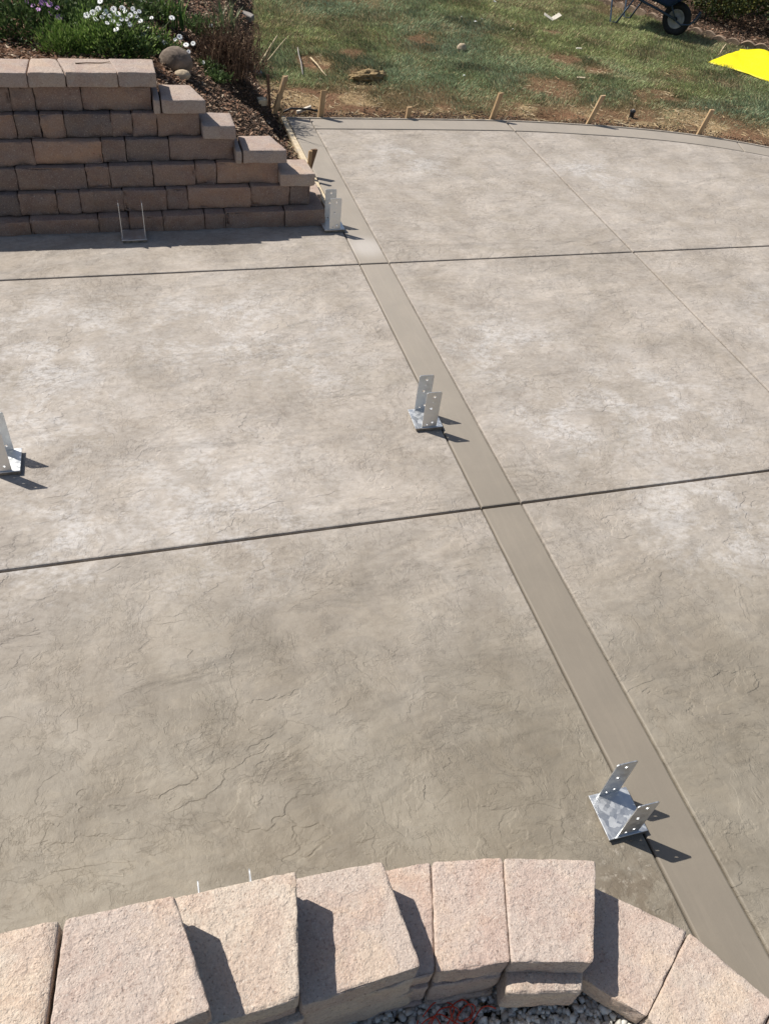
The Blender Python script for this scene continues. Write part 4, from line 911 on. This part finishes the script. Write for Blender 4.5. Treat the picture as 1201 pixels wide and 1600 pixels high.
# sprinkler head
g_ = on_ground(985, 184); root = tag(empty('sprinkler', g_), 'black pop up sprinkler head in bare soil by the curved form', 'sprinkler')
bm = bmesh.new(); tube(bm, [(0, 0, -.05), (0, 0, .055)], .022, 14); link('body', bm_mesh('body', bm), MAT['black'], root)
bm = bmesh.new(); tube(bm, [(0, 0, .0555), (0, 0, .062), (0, 0, .068)], .030, 14, .026); link('cap', bm_mesh('cap', bm), MAT['black'], root)
bm = bmesh.new(); tube(bm, [(0, 0, .0685), (0, 0, .078)], .011, 10); link('nozzle', bm_mesh('nozzle', bm), MAT['grey'], root)
# irrigation tube near the corner
c0 = np.array([(-.02, 4.93, 0.0), (.06, 4.95, .03), (.15, 4.93, .035), (.25, 4.95, .02), (.33, 4.99, -.01)])
bm = bmesh.new(); tube(bm, c0 - c0[0], .009, 8); o = link('irrigation_tube', bm_mesh('irrigation_tube', bm, True), MAT['black']); o.location = c0[0]; tag(o, 'short black irrigation tube exposed in the soil behind the form corner', 'pipe')

# ------------------------------------------------------------------ scalloped edging
edge = [(4.72, 10.05), (5.22, 9.17), (5.65, 8.40), (5.86, 7.90), (6.15, 7.48), (6.45, 7.22), (7.3, 6.65), (8.2, 6.2)]
root = tag(empty('garden_edging', (5.65, 8.4, -.03)), 'low tan scalloped edging between the lawn and the shrubs', 'edging')
bm = bmesh.new(); W_ = .17
prof = [(-W_ / 2, -.05)] + [(-W_ / 2 + W_ * t, .055 + .035 * math.sin(math.pi * t)) for t in np.linspace(0, 1, 8)] + [(W_ / 2, -.05)]
f1_ = [bm.verts.new((x, -.028, z)) for x, z in prof]; f2_ = [bm.verts.new((x, .028, z)) for x, z in prof]
bm.faces.new(f1_); bm.faces.new(f2_[::-1]); [bm.faces.new((f1_[i], f2_[i], f2_[(i + 1) % len(prof)], f1_[(i + 1) % len(prof)])) for i in range(len(prof))]
EDGE_ME = bm_mesh('edging_stone', bm)
P = np.array(edge); sl = np.r_[0, np.cumsum(np.linalg.norm(np.diff(P, axis=0), axis=1))]
for t in np.arange(.1, sl[-1], W_ + .004):
    p = np.array([np.interp(t, sl, P[:, 0]), np.interp(t, sl, P[:, 1])]); q2 = np.array([np.interp(t + .05, sl, P[:, 0]), np.interp(t + .05, sl, P[:, 1])]); dd = q2 - p
    o = link('edging_stone', EDGE_ME, MAT['edging'], root); o.location = (p[0] - 5.65 + random.uniform(-.012, .012), p[1] - 8.4 + random.uniform(-.012, .012), random.uniform(-.008, .012)); o.rotation_euler = (random.uniform(-.08, .08), random.uniform(-.06, .06), math.atan2(dd[1], dd[0]) + random.uniform(-.1, .1))

# ------------------------------------------------------------------ yellow sheet
NU, NV = 46, 34; u, v = np.meshgrid(np.linspace(0, 1, NU), np.linspace(0, 1, NV))
A, B, Cc_, D = np.array([5.36, 6.62]), np.array([6.45, 5.0]), np.array([7.7, 6.15]), np.array([6.12, 7.10])
XY = (A * (1 - u[..., None]) + B * u[..., None]) * (1 - v[..., None]) + (D * (1 - u[..., None]) + Cc_ * u[..., None]) * v[..., None]
XY = XY + .06 * np.sin(v * math.pi)[..., None] * (1 - u)[..., None] * np.array([.75, -.5]) * 2.0
X_, Y_ = XY[..., 0], XY[..., 1]; rag = (fnoise(X_, Y_, 14, 7) - .5) * .03
hz = .030 + .075 * np.sin(np.clip(v * 1.15, 0, 1) * math.pi) * (.35 + .65 * fnoise(X_, Y_, 1.6, 9)) + .05 * np.exp(-((u - .18) / .16) ** 2 - ((v - .8) / .25) ** 2) + .020 * np.sin(u * 17 + v * 6 + 3 * fnoise(X_, Y_, 2.0, 19)) * np.sin(v * 3.14) + .03 * (fnoise(X_, Y_, 5.0, 29) - .5) + .022 * np.abs(fnoise(X_, Y_, 3.0, 39, 2) - .5) * 4 * np.sin(v * 3.14)
V = np.stack([X_ + rag, Y_ + rag, terrain(X_, Y_) + hz], -1).reshape(-1, 3); ii = np.arange(NU * NV).reshape(NV, NU)
me = npmesh('yellow_sheet', V - np.array([6.4, 6.2, 0]), np.stack([ii[:-1, :-1], ii[:-1, 1:], ii[1:, 1:], ii[1:, :-1]], -1).reshape(-1, 4)); me.polygons.foreach_set('use_smooth', [True] * len(me.polygons))
o = link('yellow_sheet', me, MAT['yellow']); o.location = (6.4, 6.2, 0); tag(o, 'bright yellow plastic sheet spread on the lawn by the edging', 'sheet')
md = o.modifiers.new('thickness', 'SOLIDIFY'); md.thickness = .006; md.offset = -1
stick((1117, 93), (1131, 76), .010, MAT['straw'], 'bent brown stick standing at the corner of the yellow sheet', h0=.0, h1=.05)

# ------------------------------------------------------------------ wheelbarrow
wb = tag(empty('wheelbarrow', (5.50, 7.70, 0.0), math.atan2(.80, -.60)), 'blue wheelbarrow with one pale rimmed wheel standing on the lawn by the edging', 'wheelbarrow')
wb.scale = (.86, .86, .86); WR = .215
bm = bmesh.new(); nseg, nr = 40, 10; rings = []
for i in range(nseg):
    a = 2 * math.pi * i / nseg; rings.append([bm.verts.new(((WR - .05 + (.05 + (.003 if i % 2 else 0) * (math.cos(b) > .3)) * math.cos(b)) * math.cos(a), .046 * math.sin(b), (WR - .05 + (.05 + (.003 if i % 2 else 0) * (math.cos(b) > .3)) * math.cos(b)) * math.sin(a))) for b in [2 * math.pi * k / nr for k in range(nr)]])
for i in range(nseg):
    A_, B_ = rings[i], rings[(i + 1) % nseg]
    for k in range(nr): bm.faces.new((A_[k], A_[(k + 1) % nr], B_[(k + 1) % nr], B_[k]))
whl = link('wheel', bm_mesh('wheel', bm, True), MAT['rubber'], wb); whl.location = (0, 0, WR - .005)
bm = bmesh.new(); prof = [(.0, .030), (.03, .034), (.032, .018), (.085, .010), (.10, .022), (.120, .034), (.125, .030)]
for sgn in (1, -1):
    rg = [[bm.verts.new((r_ * math.cos(a), sgn * y_, r_ * math.sin(a))) for a in [2 * math.pi * k / 28 for k in range(28)]] for r_, y_ in prof[1:]]
    c_ = bm.verts.new((0, sgn * prof[0][1], 0))
    for k in range(28): bm.faces.new((c_, rg[0][k], rg[0][(k + 1) % 28]))
    for A_, B_ in zip(rg, rg[1:]):
        for k in range(28): bm.faces.new((A_[k], A_[(k + 1) % 28], B_[(k + 1) % 28], B_[k]))
link('rim', bm_mesh('rim', bm, True), MAT['rim'], whl)
bm = bmesh.new(); tube(bm, [(0, -.11, 0), (0, .11, 0)], .011, 10); tube(bm, [(0, -.05, 0), (0, -.036, 0)], .028, 12); tube(bm, [(0, .036, 0), (0, .05, 0)], .028, 12); link('axle', bm_mesh('axle', bm), MAT['black'], whl)
for s in (-1, 1):
    bm = bmesh.new(); tube(bm, [(-.02, s * .10, WR), (.25, s * .15, .29), (.75, s * .24, .40), (1.45, s * .30, .56)], .017, 10); h_ = link('handle', bm_mesh('handle', bm, True), MAT['tubesteel'], wb)
    bm = bmesh.new(); tube(bm, [(1.30, s * .287, .527), (1.46, s * .301, .5625)], .021, 10); link('grip', bm_mesh('grip', bm, True), MAT['black'], h_)
    bm = bmesh.new(); tube(bm, [(.62, s * .225, .375), (.80, s * .24, .01), (.90, s * .24, .005), (.98, s * .27, .44)], .013, 8); link('leg', bm_mesh('leg', bm, True), MAT['tubesteel'], wb)
    bm = bmesh.new(); tube(bm, [(0, s * .10, WR), (-.12, s * .105, .17), (-.25, s * .10, .20), (-.31, s * .07, .30), (-.31, 0, .36)], .012, 8); link('front_guard', bm_mesh('front_guard', bm, True), MAT['tubesteel'], wb)
    bm = bmesh.new(); tube(bm, [(-.02, s * .10, WR), (.10, s * .14, .40)], .012, 8); link('brace', bm_mesh('brace', bm, True), MAT['tubesteel'], wb)
bm = bmesh.new(); lo = [(.10, -.19), (.80, -.22), (.80, .22), (.10, .19)]; hi = [(-.16, -.27), (1.08, -.33), (1.08, .33), (-.16, .27)]
zl = [.35, .41, .41, .35]; zh = [.60, .72, .72, .60]
vo = [bm.verts.new((x, y, z)) for (x, y), z in zip(lo, zl)]; vh = [bm.verts.new((x, y, z)) for (x, y), z in zip(hi, zh)]
bm.faces.new(vo); [bm.faces.new((vo[i], vo[(i + 1) % 4], vh[(i + 1) % 4], vh[i])) for i in range(4)]
bmesh.ops.bevel(bm, geom=[e for e in bm.edges if not e.is_boundary], offset=.05, segments=4, profile=.5, affect='EDGES')
tub = link('tub', bm_mesh('tub', bm, True), MAT['blue'], wb); md = tub.modifiers.new('shell', 'SOLIDIFY'); md.thickness = .004
bm = bmesh.new(); ring = [(-.16, -.27, .60), (1.08, -.33, .72), (1.08, .33, .72), (-.16, .27, .60), (-.16, -.27, .60)]; tube(bm, ring, .010, 8); link('rolled_lip', bm_mesh('rolled_lip', bm, True), MAT['blue'], tub)
